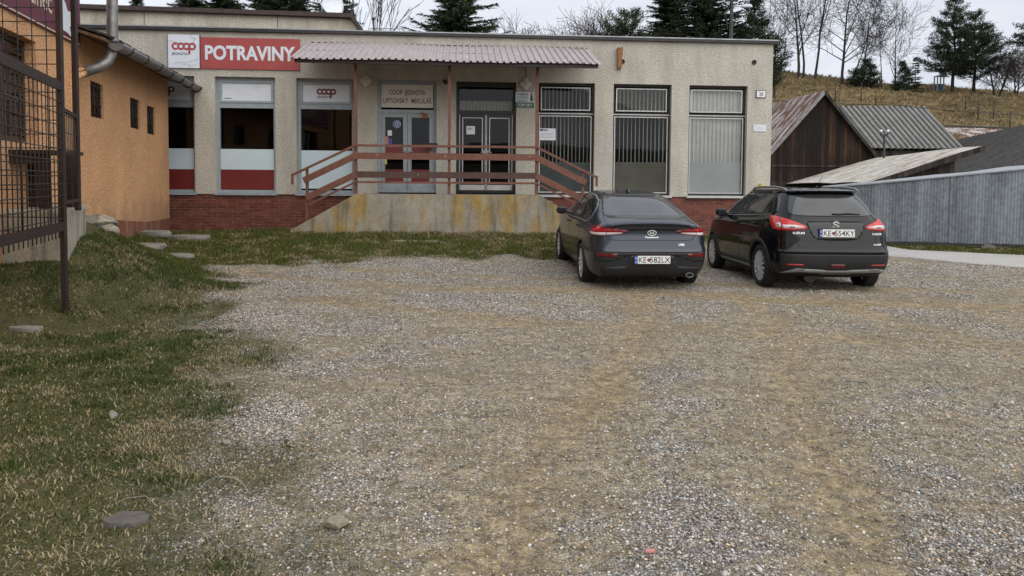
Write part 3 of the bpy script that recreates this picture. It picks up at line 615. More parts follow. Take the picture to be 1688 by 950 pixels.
# ------------------------------------------------------------------ hillside behind, low hills behind the camera
def hill_mat():
    m, nt, p = newmat('dry_hill_grass'); pos = N(nt, 'ShaderNodeNewGeometry').outputs['Position']
    a = noise(nt, N(nt, 'ShaderNodeMapping', {'Vector': pos, 'Scale': (0.16, 0.35, 0.8)}).outputs[0], 1.0, 7, 0.68, 0.6); b = noise(nt, N(nt, 'ShaderNodeMapping', {'Vector': pos, 'Scale': (1.0, 2.0, 4.0)}).outputs[0], 1.0, 6, 0.7); c = noise(nt, pos, 7, 4, 0.7)
    k = math_(nt, 'ADD', math_(nt, 'MULTIPLY', a, 0.45), math_(nt, 'ADD', math_(nt, 'MULTIPLY', b, 0.35), math_(nt, 'MULTIPLY', c, 0.2)))
    col = ramp(nt, k, [(0.40, (0.035, 0.030, 0.016)), (0.47, (0.095, 0.072, 0.036)), (0.54, (0.19, 0.138, 0.068)), (0.64, (0.30, 0.225, 0.12))])
    S(nt, p, Base_Color=col, Roughness=0.95, Specular_IOR_Level=0.1, Normal=bump(nt, k, 0.5)); return m
_rx = np.array([-300, -60, 0, 32.5, 38.2, 43.5, 49.5, 63.8, 90, 300]); _rz = np.array([9, 11, 12.5, 16.0, 15.4, 14.6, 14.4, 13.4, 11.5, 9])
def hill_h(x, y):
    x, y = np.asarray(x, float), np.asarray(y, float)
    t = np.clip((y - 33) / 52, 0, 1); prof = t ** 1.15 * (1 - 0.0 * t)
    return np.interp(x, _rx, _rz) * prof + (fbm(x * .12, y * .12, 31, 4) - .5) * 2.2 * np.sin(np.pi * np.clip(t, 0, 1)) + (fbm(x * .6, y * .6, 33, 4) - .5) * .75 * sstep(0, .15, t) - 0.35 - sstep(90, 200, y) * 6
hx = np.r_[np.linspace(-300, -90, 12), np.linspace(-85, 20, 60), np.arange(21, 75, .5), np.linspace(78, 300, 24)]; hy = np.r_[np.arange(32, 96, .55), np.linspace(100, 320, 16)]
HX, HY = np.meshgrid(hx, hy); grid_mesh('hillside', HX, HY, hill_h(HX, HY), {}, hill_mat())
def hz_(x, y): return float(hill_h(np.array([x]), np.array([y]))[0])
bx = np.linspace(-400, 400, 70); by = np.linspace(-320, -60, 16); BX, BY = np.meshgrid(bx, by)
BZ = (9 + 16 * fbm(BX * .008, BY * 0.004, 77, 4)) * sstep(-62, -230, BY) - 0.5
grid_mesh('far_hills', BX, BY, BZ, {}, plain('far_forest', (.03, .034, .022), .95, var=.6, scale=.05))

# ------------------------------------------------------------------ stones lying about
def stone(name, label, loc, size, mat, seed, cat='stone', group=None, flat=False, rz=0.0, sink=0.25):
    bm = bmesh.new(); bmesh.ops.create_icosphere(bm, subdivisions=4, radius=1.0); rnd = random.Random(seed)
    dirs = [Vector((rnd.uniform(-1, 1), rnd.uniform(-1, 1), rnd.uniform(-1, 1))).normalized() for _ in range(11)]; offs = [rnd.uniform(0.62, 0.86) for _ in dirs]
    for v in bm.verts:
        p = v.co.copy()
        if flat: p = Vector((p.x, p.y, max(-.35, min(.35, p.z * 1.3)) * 2.4)); p.x *= 1 + .12 * math.sin(3 * math.atan2(p.y, p.x) + seed); p.y *= 1 + .1 * math.cos(4 * math.atan2(p.y, p.x) + seed)
        else:
            for d, o in zip(dirs, offs):
                t = p.dot(d) - o
                if t > 0: p -= d * t
        q = float(vnoise(np.array([p.x * 3 + seed]), np.array([p.y * 3 + p.z * 2.1]), seed)[0]) - .5; p *= 1 + .07 * q
        v.co = Vector((p.x * size[0], p.y * size[1], p.z * size[2]))
    me = bpy.data.meshes.new(name); bm.to_mesh(me); bm.free(); me.materials.append(mat)
    for f in me.polygons: f.use_smooth = True
    me.set_sharp_from_angle(angle=R(28))
    o = bpy.data.objects.new(name, me); COL.objects.link(o); o.location = (loc[0], loc[1], gz(loc[0], loc[1]) + size[2] * (1 - 2 * sink) * (0.84 if flat else 1)); o.rotation_euler = (0, 0, rz)
    return tag(o, label, cat, group)
stone('stone', 'brown fist sized angular stone lying alone on the grey gravel', (-0.80, 3.09), (.058, .045, .036), MT['stone'], 4, rz=.3, sink=.12)
stone('stone', 'flat dark grey stone sunk in the worn grass near the bottom left', (-1.79, 3.13), (.10, .065, .022), MT['stone_dark'], 9, flat=True, sink=.36)
stone('stone', 'small upright pale stone in the worn grass, left of the gravel', (-2.67, 4.52), (.030, .026, .040), MT['stone_grey'], 12, sink=.3)
stone('stone', 'small pale stone at the turf edge in front of the grass', (-1.70, 4.03), (.034, .022, .016), MT['stone_grey'], 21, sink=.2)
stone('stone', 'flat pale stone beside the brown steel post in the trodden bare patch', (-5.05, 7.05), (.17, .07, .03), MT['stone_grey'], 30, flat=True, sink=.3)
slab_g = 'stepping slabs up the grass bank'
stone('stepping_slab', 'pale concrete stepping slab at the foot of the bank, lowest of the slabs', (-6.25, 12.55), (.36, .26, .05), MT['stone_grey'], 41, 'slab', slab_g, True, .3, .22)
stone('stepping_slab', 'wide pale concrete stepping slab, second from the bottom of the grass bank', (-7.1, 13.0), (.46, .30, .06), MT['stone_grey'], 43, 'slab', slab_g, True, .1, .2)
stone('stepping_slab', 'broken upper stepping slab lying by the orange wall', (-7.75, 14.5), (.55, .28, .07), MT['stone_grey'], 47, 'slab', slab_g, True, -.15, .25)
stone('stepping_slab', 'rough upper stepping slab nearest the brick plinth', (-7.15, 15.0), (.50, .24, .06), MT['stone_grey'], 49, 'slab', slab_g, True, .1, .25)
def litter(name, label, cat, pts, r, mat):
    mb = MB(); mb.tube([(x, y, gz(x, y) + z) for x, y, z in pts], r, 6); tag(mb.build(name, mat), label, cat)
litter('string', 'pale curved bit of string on the turf edge, right of the flat dark stone', 'string', [(-1.58, 3.46, .02), (-1.52, 3.50, .035), (-1.44, 3.50, .035), (-1.37, 3.45, .03), (-1.33, 3.40, .012)], .0014, MT['string'])
litter('string', 'thin pale curved string lying over the flat dark stone in the grass', 'string', [(-1.95, 3.20, .02), (-1.86, 3.24, .055), (-1.77, 3.25, .06), (-1.69, 3.21, .035)], .0011, MT['string'])
mb = MB(); cx, cy = 0.605, 2.88; cz = gz(cx, cy) + .012; pl = [(-.022, -.006), (-.008, .012), (.004, .007), (.018, .014), (.026, -.002), (.012, -.008), (.002, -.013), (-.012, -.010)]
mb.prism([(cx + a, cy + b) for a, b in pl], cz - .004, cz + .004, 'z'); tag(mb.build('litter', MT['pink']), 'scrap of pink plastic litter on the gravel near the bottom edge', 'litter')
# manhole in the grass before the ramp
t = thing('manhole', 'grey concrete drain slab with dark open slot in the grass before the platform', 'manhole', (-2.25, 15.35, gz(-2.25, 15.35)), rz=.05)
mb = MB(); mb.box(-.50, .58, -.30, .30, -.06, .012); mb.build('cover', MT['concrete_rough'], t)
mb = MB(); mb.box(-.25, .42, .0, .22, .013, .05); mb.build('slot_lid', MT['cap'], t)
# ================================================================== the shop
store = thing('shop_building', 'long flat roofed beige roughcast shop with tall windows and a red brick plinth', 'building', (0, 0, 0), FM)
SL, SR = -15.5, 6.97                 # ends of the front
ZS, ZT, ZR = 1.235, 4.20, 5.32       # sill, lintel, roof
OPEN = [(-11.6, -10.1), (-9.62, -8.05), (-7.55, -6.06), (-5.53, -4.08), (-3.49, -1.98), (-1.47, .09), (.65, 2.16), (2.66, 4.22), (4.70, 6.29)]
mb = MB(); xs_ = [SL] + [v for o in OPEN for v in o] + [SR]
for i in range(0, len(xs_), 2): mb.box(xs_[i], xs_[i + 1], 0, .34, ZS, ZT)
mb.box(SL, SR, 0, .34, ZT, ZR)
mb.box(SR - .34, SR, .341, 9.0, 0.05, ZR); mb.box(SL, SL + .34, .341, 9.0, 0.05, ZR); mb.box(SL + .341, SR - .341, 8.6, 9.0, 0.05, ZR)
mb.build('wall', MT['stucco'], store)
mb = MB(); mb.box(SL, SR, .03, .33, -0.4, ZS - .002); mb.build('plinth', MT['brick'], store)
mb = MB(); mb.box(SL, SR + .10, -.09, 9.1, ZR + .002, ZR + .07); mb.build('roof', MT['cap'], store)
mb = MB(); mb.box(SL, SR + .11, -.10, -.06, ZR + .072, ZR + .10); mb.box(SR + .07, SR + .11, -.058, 9.1, ZR + .072, ZR + .10); mb.build('roof_edge_strip', MT['zinc'], store)
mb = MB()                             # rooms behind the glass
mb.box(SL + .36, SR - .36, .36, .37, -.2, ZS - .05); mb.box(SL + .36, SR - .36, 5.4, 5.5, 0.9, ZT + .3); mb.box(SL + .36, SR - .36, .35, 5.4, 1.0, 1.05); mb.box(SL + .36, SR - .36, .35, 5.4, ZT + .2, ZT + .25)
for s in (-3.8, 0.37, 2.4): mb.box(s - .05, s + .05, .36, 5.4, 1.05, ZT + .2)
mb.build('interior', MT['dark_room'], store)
FY = .13                              # frames sit this deep in the opening
def frame_rect(mb, x0, x1, z0, z1, t, y0, y1, mi=0):
    mb.box(x0, x0 + t, y0, y1, z0, z1, mi); mb.box(x1 - t, x1, y0, y1, z0, z1, mi); mb.box(x0 + t, x1 - t, y0, y1, z0, z0 + t, mi); mb.box(x0 + t, x1 - t, y0, y1, z1 - t, z1, mi)
def coop_window(x0, x1, logo, bands):
    mb = MB(); z0, z1 = ZS + .03, ZT
    frame_rect(mb, x0, x1, z0, z1, .075, FY, FY + .09); mb.box(x0 + .075, x1 - .075, FY + .002, FY + .088, 3.43, 3.56)
    frame_rect(mb, x0 + .077, x1 - .077, 3.563, z1 - .077, .055, FY - .015, FY + .07)
    f = mb.build('window', MT['frame_blue'], store)
    p = MB(); p.box(x0 + .076, x1 - .076, FY + .04, FY + .048, z0 + .076, 3.429); p.build('pane', MT['glass'], f)
    p = MB(); p.box(x0 + .133, x1 - .133, FY + .018, FY + .03, 3.62, z1 - .133); b = p.build('fascia_panel', MT['sign_white'], f)
    cxm = (x0 + x1) / 2
    if logo:
        p = MB(); coop_logo(p, cxm, FY + .018, 3.80, .50); put_text(p, 'JEDNOTA', cxm - .06, FY + .018, 3.72, .045, .34, .01, 1); p.build('lettering', [MT['dark_red'], MT['ink']], f, fix=False)
    else:
        p = MB(); p.box(x0 + .19, x0 + .36, FY + .013, FY + .017, 3.665, 3.68); p.build('small_print', MT['ink'], f)
    if bands == 2:
        p = MB(); p.box(x0 + .078, x1 - .078, FY + .027, FY + .038, 1.86, 2.385); p.build('pale_blue_panel', MT['ltblue'], f)
        p = MB(); p.box(x0 + .078, x1 - .078, FY + .025, FY + .038, z0 + .078, 1.858); p.build('dark_red_panel', MT['red_film'], f)
    else:
        p = MB(); p.box(x0 + .078, x1 - .078, FY + .027, FY + .038, z0 + .12, 2.37); p.build('pale_blue_panel', MT['ltblue'], f)
    p = MB(); p.box(x0 - .03, x1 + .03, -.045, FY - .002, ZS - .028, ZS + .028); p.build('sill', MT['frame_blue'], f)
coop_window(*OPEN[0], False, 2); coop_window(*OPEN[1], True, 2); coop_window(*OPEN[2], False, 2); coop_window(*OPEN[3], True, 1)
def blind_window(x0, x1, film, closed, zb):
    mb = MB(); z0, z1 = ZS + .03, ZT
    frame_rect(mb, x0, x1, z0, z1, .055, FY, FY + .09); mb.box(x0 + .055, x1 - .055, FY + .002, FY + .088, 3.37, 3.45)
    f = mb.build('window', MT['frame_black'], store)
    p = MB(); frame_rect(p, x0 + .095, x1 - .095, 3.49, z1 - .10, .028, FY - .02, FY + .001); frame_rect(p, x0 + .056, x1 - .056, z0 + .056, 3.355, .026, FY - .012, FY + .001)
    p.box(x0 + .01, x1 - .01, FY - .01, FY - .0005, 3.395, 3.42); p.build('glazing_bead', MT['bead'], f)
    p = MB(); p.box(x0 + .083, x1 - .083, FY + .02, FY + .026, z0 + .083, 3.33); p.box(x0 + .124, x1 - .124, FY + .02, FY + .026, 3.52, z1 - .129); p.build('pane', MT['glass'], f)
    p = MB(); p.box(x0 + .084, x1 - .084, FY + .03, FY + .036, z0 + .084, zb); p.build('frosted_film', film, f)
    p = MB(); n = 13; pitch = (x1 - x0 - .16) / n
    for i in range(n):
        cx = x0 + .08 + pitch * (i + .5)
        for k, (za, zb_) in enumerate(((zb - .1, 3.37), (3.50, z1 - .1))):
            T = Matrix.Translation((cx, FY + (.085 if closed else .16), 0)) @ Matrix.Rotation(R(random.uniform(6, 14) if closed else random.uniform(74, 84)), 4, 'Z')
            hw = pitch * (.56 if closed else .50)
            p.add([tuple(T @ Vector((a, .012 * b, c))) for c in (za, zb_) for a, b in ((-hw, -1), (0, 1), (hw, -1))], [(0, 1, 4, 3), (1, 2, 5, 4)])
    p.build('vertical_blind', MT['slat'], f)
    p = MB(); p.box(x0 - .04, x1 + .04, -.06, FY - .002, ZS - .03, ZS + .028); p.build('sill', MT['bead'], f)
blind_window(*OPEN[6], MT['film3'], False, 2.13); blind_window(*OPEN[7], MT['film4'], False, 2.15); blind_window(*OPEN[8], MT['film5'], True, 2.17)
ZD = 1.30
def door_unit(x0, x1, mat, bead, ztr, ztop, blue):
    mb = MB(); frame_rect(mb, x0, x1, ZD, ztop, .075, FY, FY + .10); mb.box(x0 + .075, x1 - .075, FY + .002, FY + .098, ztr, ztr + .09); mb.box(x0, x1, FY + .01, FY + .1, ztop + .002, ZT)
    f = mb.build('door_frame', mat, store); xm = (x0 + x1) / 2
    for k, (a, b) in enumerate(((x0 + .08, xm - .004), (xm + .004, x1 - .08))):
        mb = MB(); t = .085; zb = ZD + (.26 if blue else .24)
        mb.box(a, a + t, FY + .015, FY + .07, ZD + .01, ztr - .005); mb.box(b - t, b, FY + .015, FY + .07, ZD + .01, ztr - .005)
        mb.box(a + t, b - t, FY + .015, FY + .07, ztr - .005 - t, ztr - .005); mb.box(a + t, b - t, FY + .015, FY + .07, ZD + .01, zb)
        d = mb.build('door', mat, f)
        mb = MB(); frame_rect(mb, a + t - .004, b - t + .004, zb - .004, ztr - .086, .022, FY + .004, FY + .0145); mb.box(a + .004, a + .02, FY + .006, FY + .0145, ZD + .01, ztr - .01); mb.box(b - .02, b - .004, FY + .006, FY + .0145, ZD + .01, ztr - .01)
        mb.build('glazing_bead', bead, d)
        mb = MB(); mb.box(a + t, b - t, FY + .035, FY + .041, zb, ztr - .09); mb.build('pane', MT['glass'], d)
        if not blue:
            mb = MB(); mb.box(a + t * .4, b - t * .4, FY + .008, FY + .0145, ZD + .03, zb - .03); mb.build('kick_panel', MT['bead'], d)
        if blue:
            for za_, zb__ in ((2.20, 2.52), (zb + .02, zb + .34)): mb = MB(); mb.box(a + t + .001, b - t - .001, FY + .026, FY + .033, za_, zb__); mb.build('dark_red_panel', MT['red_film'], d)
        hx_ = b - .045 if k == 0 else a + .045
        mb = MB(); mb.box(hx_ - .022, hx_ + .022, FY + .002, FY + .0145, 2.22, 2.42); mb.tube([(hx_, FY + .004, 2.36), (hx_, FY - .05, 2.36), (hx_ + (.10 if k else -.10), FY - .05, 2.36)], .012, 6); mb.build('handle', MT['zinc'], d)
    return f
d1 = door_unit(*OPEN[4], MT['frame_blue'], MT['zinc'], 3.36, 4.16, True)
d2 = door_unit(*OPEN[5], MT['frame_black'], MT['bead'], 3.36, 4.14, False)
x0, x1 = OPEN[5]; mb = MB(); mb.box(x0 + .08, x1 - .08, FY + .035, FY + .041, 3.455, 4.06); mb.build('transom_pane', MT['glass'], d2)
mb = MB(); n = 60; za = 3.47
for i in range(n):                    # scalloped half curtain behind the transom
    a = x0 + .09 + (x1 - x0 - .18) * i / n; b = x0 + .09 + (x1 - x0 - .18) * (i + 1) / n
    h = lambda s: 3.70 + .025 * abs(math.sin(s * 21)); y = lambda s: FY + .10 + .012 * math.sin(s * 70)
    mb.add([(a, y(a), za), (b, y(b), za), (b, y(b), h(b)), (a, y(a), h(a))], [(0, 1, 2, 3)])
mb.build('curtain', MT['lamp_body'], d2)
# raised parapet block on the left of the roof
s0, zt0 = facade(578, 23, -.8); s1, zb1 = facade(601, 57, -.8)
blk = MB(); poly = [(SL, ZR + .075), (s1, ZR + .075), (s0, zt0 - .13), (SL, zt0 - .02)]
blk.prism(poly, .8, 4.2); b_ = blk.build('roof_block', MT['stucco_old'], store)
mb = MB(); mb.bar((SL, 2.45, zt0 + .03), (s0 + .03, 2.45, zt0 - .07), 3.6, .11); mb.bar((s0 + .035, 2.45, zt0 - .07), (s1 + .06, 2.45, ZR + .10), 3.6, .09); mb.build('roof_block_edge', MT['cap_brown'], b_)
mb = MB(); 
for s in (-9.6, -6.2): mb.box(s, s + .012, .794, .7995, ZR + .1, zt0 - .1)
mb.build('panel_joint', MT['cap'], b_)
# wall outlets
for px, py in ((1243, 103), (1026, 102)):
    s, z = facade(px, py); mb = MB(); M_ = Matrix.Translation((s, .0, z)) @ Matrix.Rotation(R(90), 4, 'X')
    mb.lathe([(.0, .012), (.050, .012), (.050, .03), (.060, .03), (.060, -.01)], 20, M_); mb.build('vent_pipe', MT['black'], store)

# ---------------------------------------------------------------- things fixed to the front
def wall_board(name, label, cat, x0, x1, z0, z1, mat, y0=-.035, y1=-.004, bend=0.0):
    t = thing(name, label, cat, ((x0 + x1) / 2, y1, z0), FM); rel = ((x0 + x1) / 2, y1, z0)
    mb = MB(); mb.box(x0, x1, y0, y1, z0, z1); mb.build('board', mat, t, rel); return t, rel
s0, z1 = facade(278, 57); s1, _ = facade(330, 57); s2, z0 = facade(495, 117)
t, rel = wall_board('sign', 'square white sign with red round letters, left of the big red sign', 'sign', s0, s1 - .005, 4.39, 5.215, MT['sign_white'], -.05)
mb = MB(); coop_logo(mb, (s0 + s1) / 2, -.05, 4.83, .60); put_text(mb, 'JEDNOTA', (s0 + s1) / 2 - .10, -.05, 4.71, .062, .40, .012, 1); mb.build('lettering', [MT['logo_red'], MT['navy']], t, rel, fix=False)
mb = MB()
def crack(pts, wd):
    for a, b in zip(pts[:-1], pts[1:]): mb.bar((s0 + a[0] * .76, -.052, 4.39 + a[1] * .82), (s0 + b[0] * .76, -.052, 4.39 + b[1] * .82), .003, wd)
crack([(.03, .82), (.2, .79), (.36, .73), (.42, .70)], .010); crack([(.70, 1), (.75, .93), (.88, .88), (.80, .78), (.70, .72)], .012); crack([(.2, .12), (.38, .17), (.55, .15), (.75, .22), (.97, .28)], .006); crack([(.45, .09), (.6, .10), (.72, .06), (.9, .12)], .005); crack([(.68, .0), (.69, .12)], .007)
mb.build('crack', MT['zinc'], t, rel)
for xa, xb in ((s0 - .012, s0 - .001), (s1 - .004, s1 + .012)): mb = MB(); mb.box(xa, xb, -.052, -.004, 4.39, 5.215); mb.build('side_trim', MT['navy'], t, rel)
t, rel = wall_board('sign', 'long faded red sign with white capital letters, partly behind the canopy', 'sign', s1 + .013, s2, 4.385, 5.17, MT['sign_red'])
mb = MB(); sa, _ = facade(339, 97); sb, _ = facade(487, 97); put_text(mb, 'POTRAVINY', (sa + sb) / 2, -.035, 4.625, .335, sb - sa, .035, 0, .006); mb.build('lettering', MT['sign_white'], t, rel, fix=False)
x0, x1 = OPEN[4]
t, rel = wall_board('sign', 'cream sign with two lines of dark red capitals above the blue framed door', 'sign', x0 + .09, x1 - .09, 3.50, 4.09, MT['sign_cream'], FY - .03, FY - .004)
mb = MB(); xm = (x0 + x1) / 2; put_text(mb, 'COOP  JEDNOTA', xm, FY - .03, 3.83, .125, .93, .012); put_text(mb, 'LIPTOVSKÝ  MIKULÁŠ', xm, FY - .03, 3.615, .125, 1.24, .012); mb.build('lettering', MT['dark_red'], t, rel, fix=False)
a, zt = facade(850, 152); b, zb = facade(880, 178)
t, rel = wall_board('sign', 'small white and green sign with a fir tree beside the black framed door', 'sign', a, b, zb, zt, MT['sign_white'], -.018)
mb = MB(); zm = zb + (zt - zb) * .34; mb.box(a + .001, b - .001, -.0205, -.0185, zb + .001, zm)
for i, l in enumerate(('POZEMKOVÉ', 'SPOLOČENSTVO', 'URBARIÁTU')): put_text(mb, l, a + .175, -.018, zt - .085 - i * .083, .052, .30, .008)
cx = b - .062
for k in range(4): zz = zm + .045 + k * .048; hw = .055 - k * .010; mb.add([(cx - hw, -.021, zz), (cx + hw, -.021, zz), (cx, -.021, zz + .085)], [(0, 1, 2)])
mb.box(cx - .008, cx + .008, -.0208, -.0186, zm + .012, zm + .05); mb.build('green_print', MT['green_sign'], t, rel, fix=False)
mb = MB(); put_text(mb, 'TORYSKY', (a + b) / 2, -.0205, zb + .03, .075, .40, .01); mb.build('lettering', MT['sign_white'], t, rel, fix=False)
a, zt = facade(1246, 149); b, zb = facade(1262, 162)
t, rel = wall_board('house_number', 'white enamel house number plate with dark rim near the right corner', 'house number', a, b, zb, zt, MT['ink'], -.02)
mb = MB(); mb.box(a + .018, b - .018, -.026, -.021, zb + .018, zt - .018); mb.build('plate', MT['white_plate'], t, rel)
mb = MB(); put_text(mb, '20', (a + b) / 2, -.026, zb + .05, .10, .11, .008); mb.build('lettering', MT['ink'], t, rel, fix=False)
a, zt = facade(1242, 206); b, zb = facade(1262, 217)
t, rel = wall_board('plaque', 'small blank pale plaque below the house number', 'plaque', a, b, zb, zt, MT['paper'], -.015)
mb = MB()
for i in range(3): mb.box(a + .04, b - .04, -.0175, -.0155, zb + .045 + i * .038, zb + .053 + i * .038)
mb.build('small_print', MT['zinc'], t, rel)
def notice(label, x0, x1, z0, z1, y, lines=0, header=False):
    t = thing('notice', label, 'notice', ((x0 + x1) / 2, y, z0), FM); rel = ((x0 + x1) / 2, y, z0)
    mb = MB(); mb.box(x0, x1, y - .003, y, z0, z1); mb.build('sheet', MT['paper'], t, rel)
    mb = MB()
    for i in range(lines): zz = z1 - (.13 if header else .05) - i * (z1 - z0 - .16) / max(1, lines); mb.box(x0 + .04, x1 - .04 - .1 * random.random(), y - .0045, y - .0032, zz, zz + .006)
    if header: mb.box(x0 + .02, x0 + .10, y - .0045, y - .0032, z1 - .07, z1 - .02); mb.box(x0 + .11, x0 + .22, y - .0045, y - .0032, z1 - .06, z1 - .03)
    if lines or header: mb.build('print', MT['navy'], t, rel)
a, zt = facade(890, 211); b, zb = facade(917, 231); notice('white notice with dark header taped inside the barred window by the railing', a, b, zb, zt, FY + .018, 4, True)
a, zt = facade(769, 207); b, zb = facade(783, 221); notice('plain white sheet taped to the black framed door', a, b, zb, zt, FY + .033, 5)
s, z = facade(654, 205, -.15)
t = thing('sticker', 'round blue and white sticker on the blue framed door', 'sticker', (s, FY + .033, z), FM); mb = MB(); T = Matrix.Rotation(R(90), 4, 'X')
mb.lathe([(0, .0), (.10, .0), (.10, .002), (0, .002)], 24, T); mb.build('disc', MT['sign_white'], t)
mb = MB(); mb.lathe([(0.05, .0025), (.085, .0025)], 24, T); mb.lathe([(0, .0025), (.035, .0025)], 6, T); mb.build('print', MT['sticker_blue'], t)
a, zt = facade(634, 225, -.15); b, zb = facade(646, 238, -.15)
t = thing('sticker', 'colourful square sticker low on the left leaf of the blue framed door', 'sticker', ((a + b) / 2, FY + .033, zb), FM); w2 = (b - a) / 2
mb = MB(); mb.box(-w2, 0, -.003, 0, 0, .2); mb.build('orange_half', MT['pink'], t); mb = MB(); mb.box(.001, w2, -.003, 0, .0, .15); mb.build('blue_half', MT['sticker_blue'], t)
a, zt = facade(639, 215, -.15); b, zb = facade(646, 224, -.15); notice('tiny white slip above the colourful sticker on the blue framed door', a, b, zb, zt, FY + .033)
a, zt = facade(631, 261, -.15); b, zb = facade(638, 271, -.15)
t = thing('sticker', 'small yellow sticker under the handrail on the blue framed door', 'sticker', ((a + b) / 2, FY + .033, zb), FM); mb = MB(); mb.box(-.05, .05, -.003, 0, 0, .16); mb.build('slip', MT['yellow'], t)
for px, py, lab in ((603, 134, 'diamond shaped pale wall lamp left of the doors'), (867, 139, 'diamond shaped pale wall lamp with a cable, above the green sign')):
    s, z = facade(px, py); t = thing('wall_lamp', lab, 'lamp', (s, -.002, z), FM, 'diamond wall lamps')
    mb = MB(); T = Matrix.Rotation(R(45), 4, 'Y'); mb.box(-.13, .13, -.05, 0, -.13, .13, 0, T); mb.build('housing', MT['lamp_body'], t)
    mb = MB(); mb.add([tuple(T @ Vector(p)) for p in ((-.115, -.052, -.115), (.115, -.052, -.115), (.115, -.052, .115), (-.115, -.052, .115), (0, -.085, 0))], [(0, 1, 4), (1, 2, 4), (2, 3, 4), (3, 0, 4)]); mb.build('diffuser', MT['sign_cream'], t)
    mb = MB()
    for q in range(4): mb.bar((0, -.08, 0), tuple(T @ Vector((.11 * math.cos(q * math.pi / 2), -.056, .11 * math.sin(q * math.pi / 2)))), .008, .008, (0, 1, 0))
    mb.build('ridge', MT['gutter'], t)
s, z = facade(867, 139); t = thing('cable', 'thin dark cable running up the wall from the diamond lamp', 'cable', (s, 0, z), FM); mb = MB(); mb.tube([(.02, -.012, .2), (-.02, -.012, .4), (-.01, -.012, .95)], .008, 5); mb.build('lead', MT['black'], t)
s, z = facade(735, 135); t = thing('security_camera', 'small dome security camera on the wall between the two doors', 'camera', (s, 0, z), FM)
mb = MB(); mb.box(-.06, .06, -.05, -.002, -.02, .06); mb.build('bracket', MT['zinc'], t); mb = MB(); mb.lathe([(.075, .0), (.07, -.03), (.05, -.06), (.02, -.078), (0, -.08)], 16, Matrix.Translation((0, -.10, .0))); mb.lathe([(.0, .03), (.08, .02), (.075, .0)], 16, Matrix.Translation((0, -.10, 0))); mb.build('dome', MT['black_glossy'], t)
s, z = facade(714, 243, .0); t = thing('letter_box', 'small dark wire basket on the right jamb of the blue framed door', 'basket', (s - .02, -.12, z - .1), FM)
mb = MB(); mb.box(-.20, .14, -.10, .10, .15, .2); mb.box(-.06, .0, -.03, .1, .0, .149); mb.build('basket', MT['wire'], t)
s, z = facade(701, 192, -.1); t = thing('door_closer', 'small rusty brown box under the cream sign', 'door closer', (s, FY - .03, z), FM); mb = MB(); mb.box(-.07, .07, -.05, .03, -.06, .06); mb.bar((0, -.03, .07), (-.12, -.03, .10), .03, .02); mb.build('body', MT['ochre'], t)
s, z = facade(1020, 114); t = thing('bracket', 'rusty ochre iron bracket stub high on the front beside a vent hole', 'bracket', (s, -.03, z), FM)
mb = MB(); mb.prism([(-.05, .0), (.05, .0), (.065, .30), (.085, .54), (.03, .56), (.02, .51), (-.03, .55), (-.065, .53), (-.055, .25)], -.07, .02, 'y'); mb.box(-.035, .035, -.075, -.0705, .05, .4); mb.build('plate', MT['ochre'], t)
s, z = facade(1254, 306); t = thing('gas_box', 'small yellow meter box at the foot of the right corner pier', 'meter box', (s, -.02, z - .06), FM); mb = MB(); mb.box(-.08, .07, -.12, .0, -.05, .06); mb.box(-.05, .03, -.13, .005, .061, .10); mb.build('casing', MT['yellow'], t)

# ---------------------------------------------------------------- loading platform, stairs
PL, PR, PY = -3.80, .57, -1.55
t = thing('loading_platform', 'concrete entrance platform with ochre lichen stains and steps at both ends', 'platform', (-1.6, -.8, .3), FM); rel = (-1.6, -.8, .3)
mb = MB(); mb.prism([(PL - 1.52, .0), (PR + 1.55, .0), (PR + 1.55, .36), (PR, 1.275), (PL, 1.285), (PL - 1.52, .43)], PY, PY + .22); mb.build('side_wall', MT['concrete'], t, rel)
mb = MB(); mb.box(PL, PR, PY + .221, -.001, .1, 1.27); mb.build('floor', MT['concrete_rough'], t, rel)
for sgn, xe in ((-1, PL), (1, PR)):
    for k in range(5):
        z1_ = 1.10 - k * .17; xa, xb = xe + sgn * .30 * k, xe + sgn * .30 * (k + 1)
        mb = MB(); mb.box(min(xa, xb), max(xa, xb), PY + .222, -.002, .1, z1_); mb.box(min(xa, xb) - .02, max(xa, xb) + .02, PY + .223, -.003, z1_ + .001, z1_ + .035); mb.build('step', MT['concrete_rough'], t, rel)
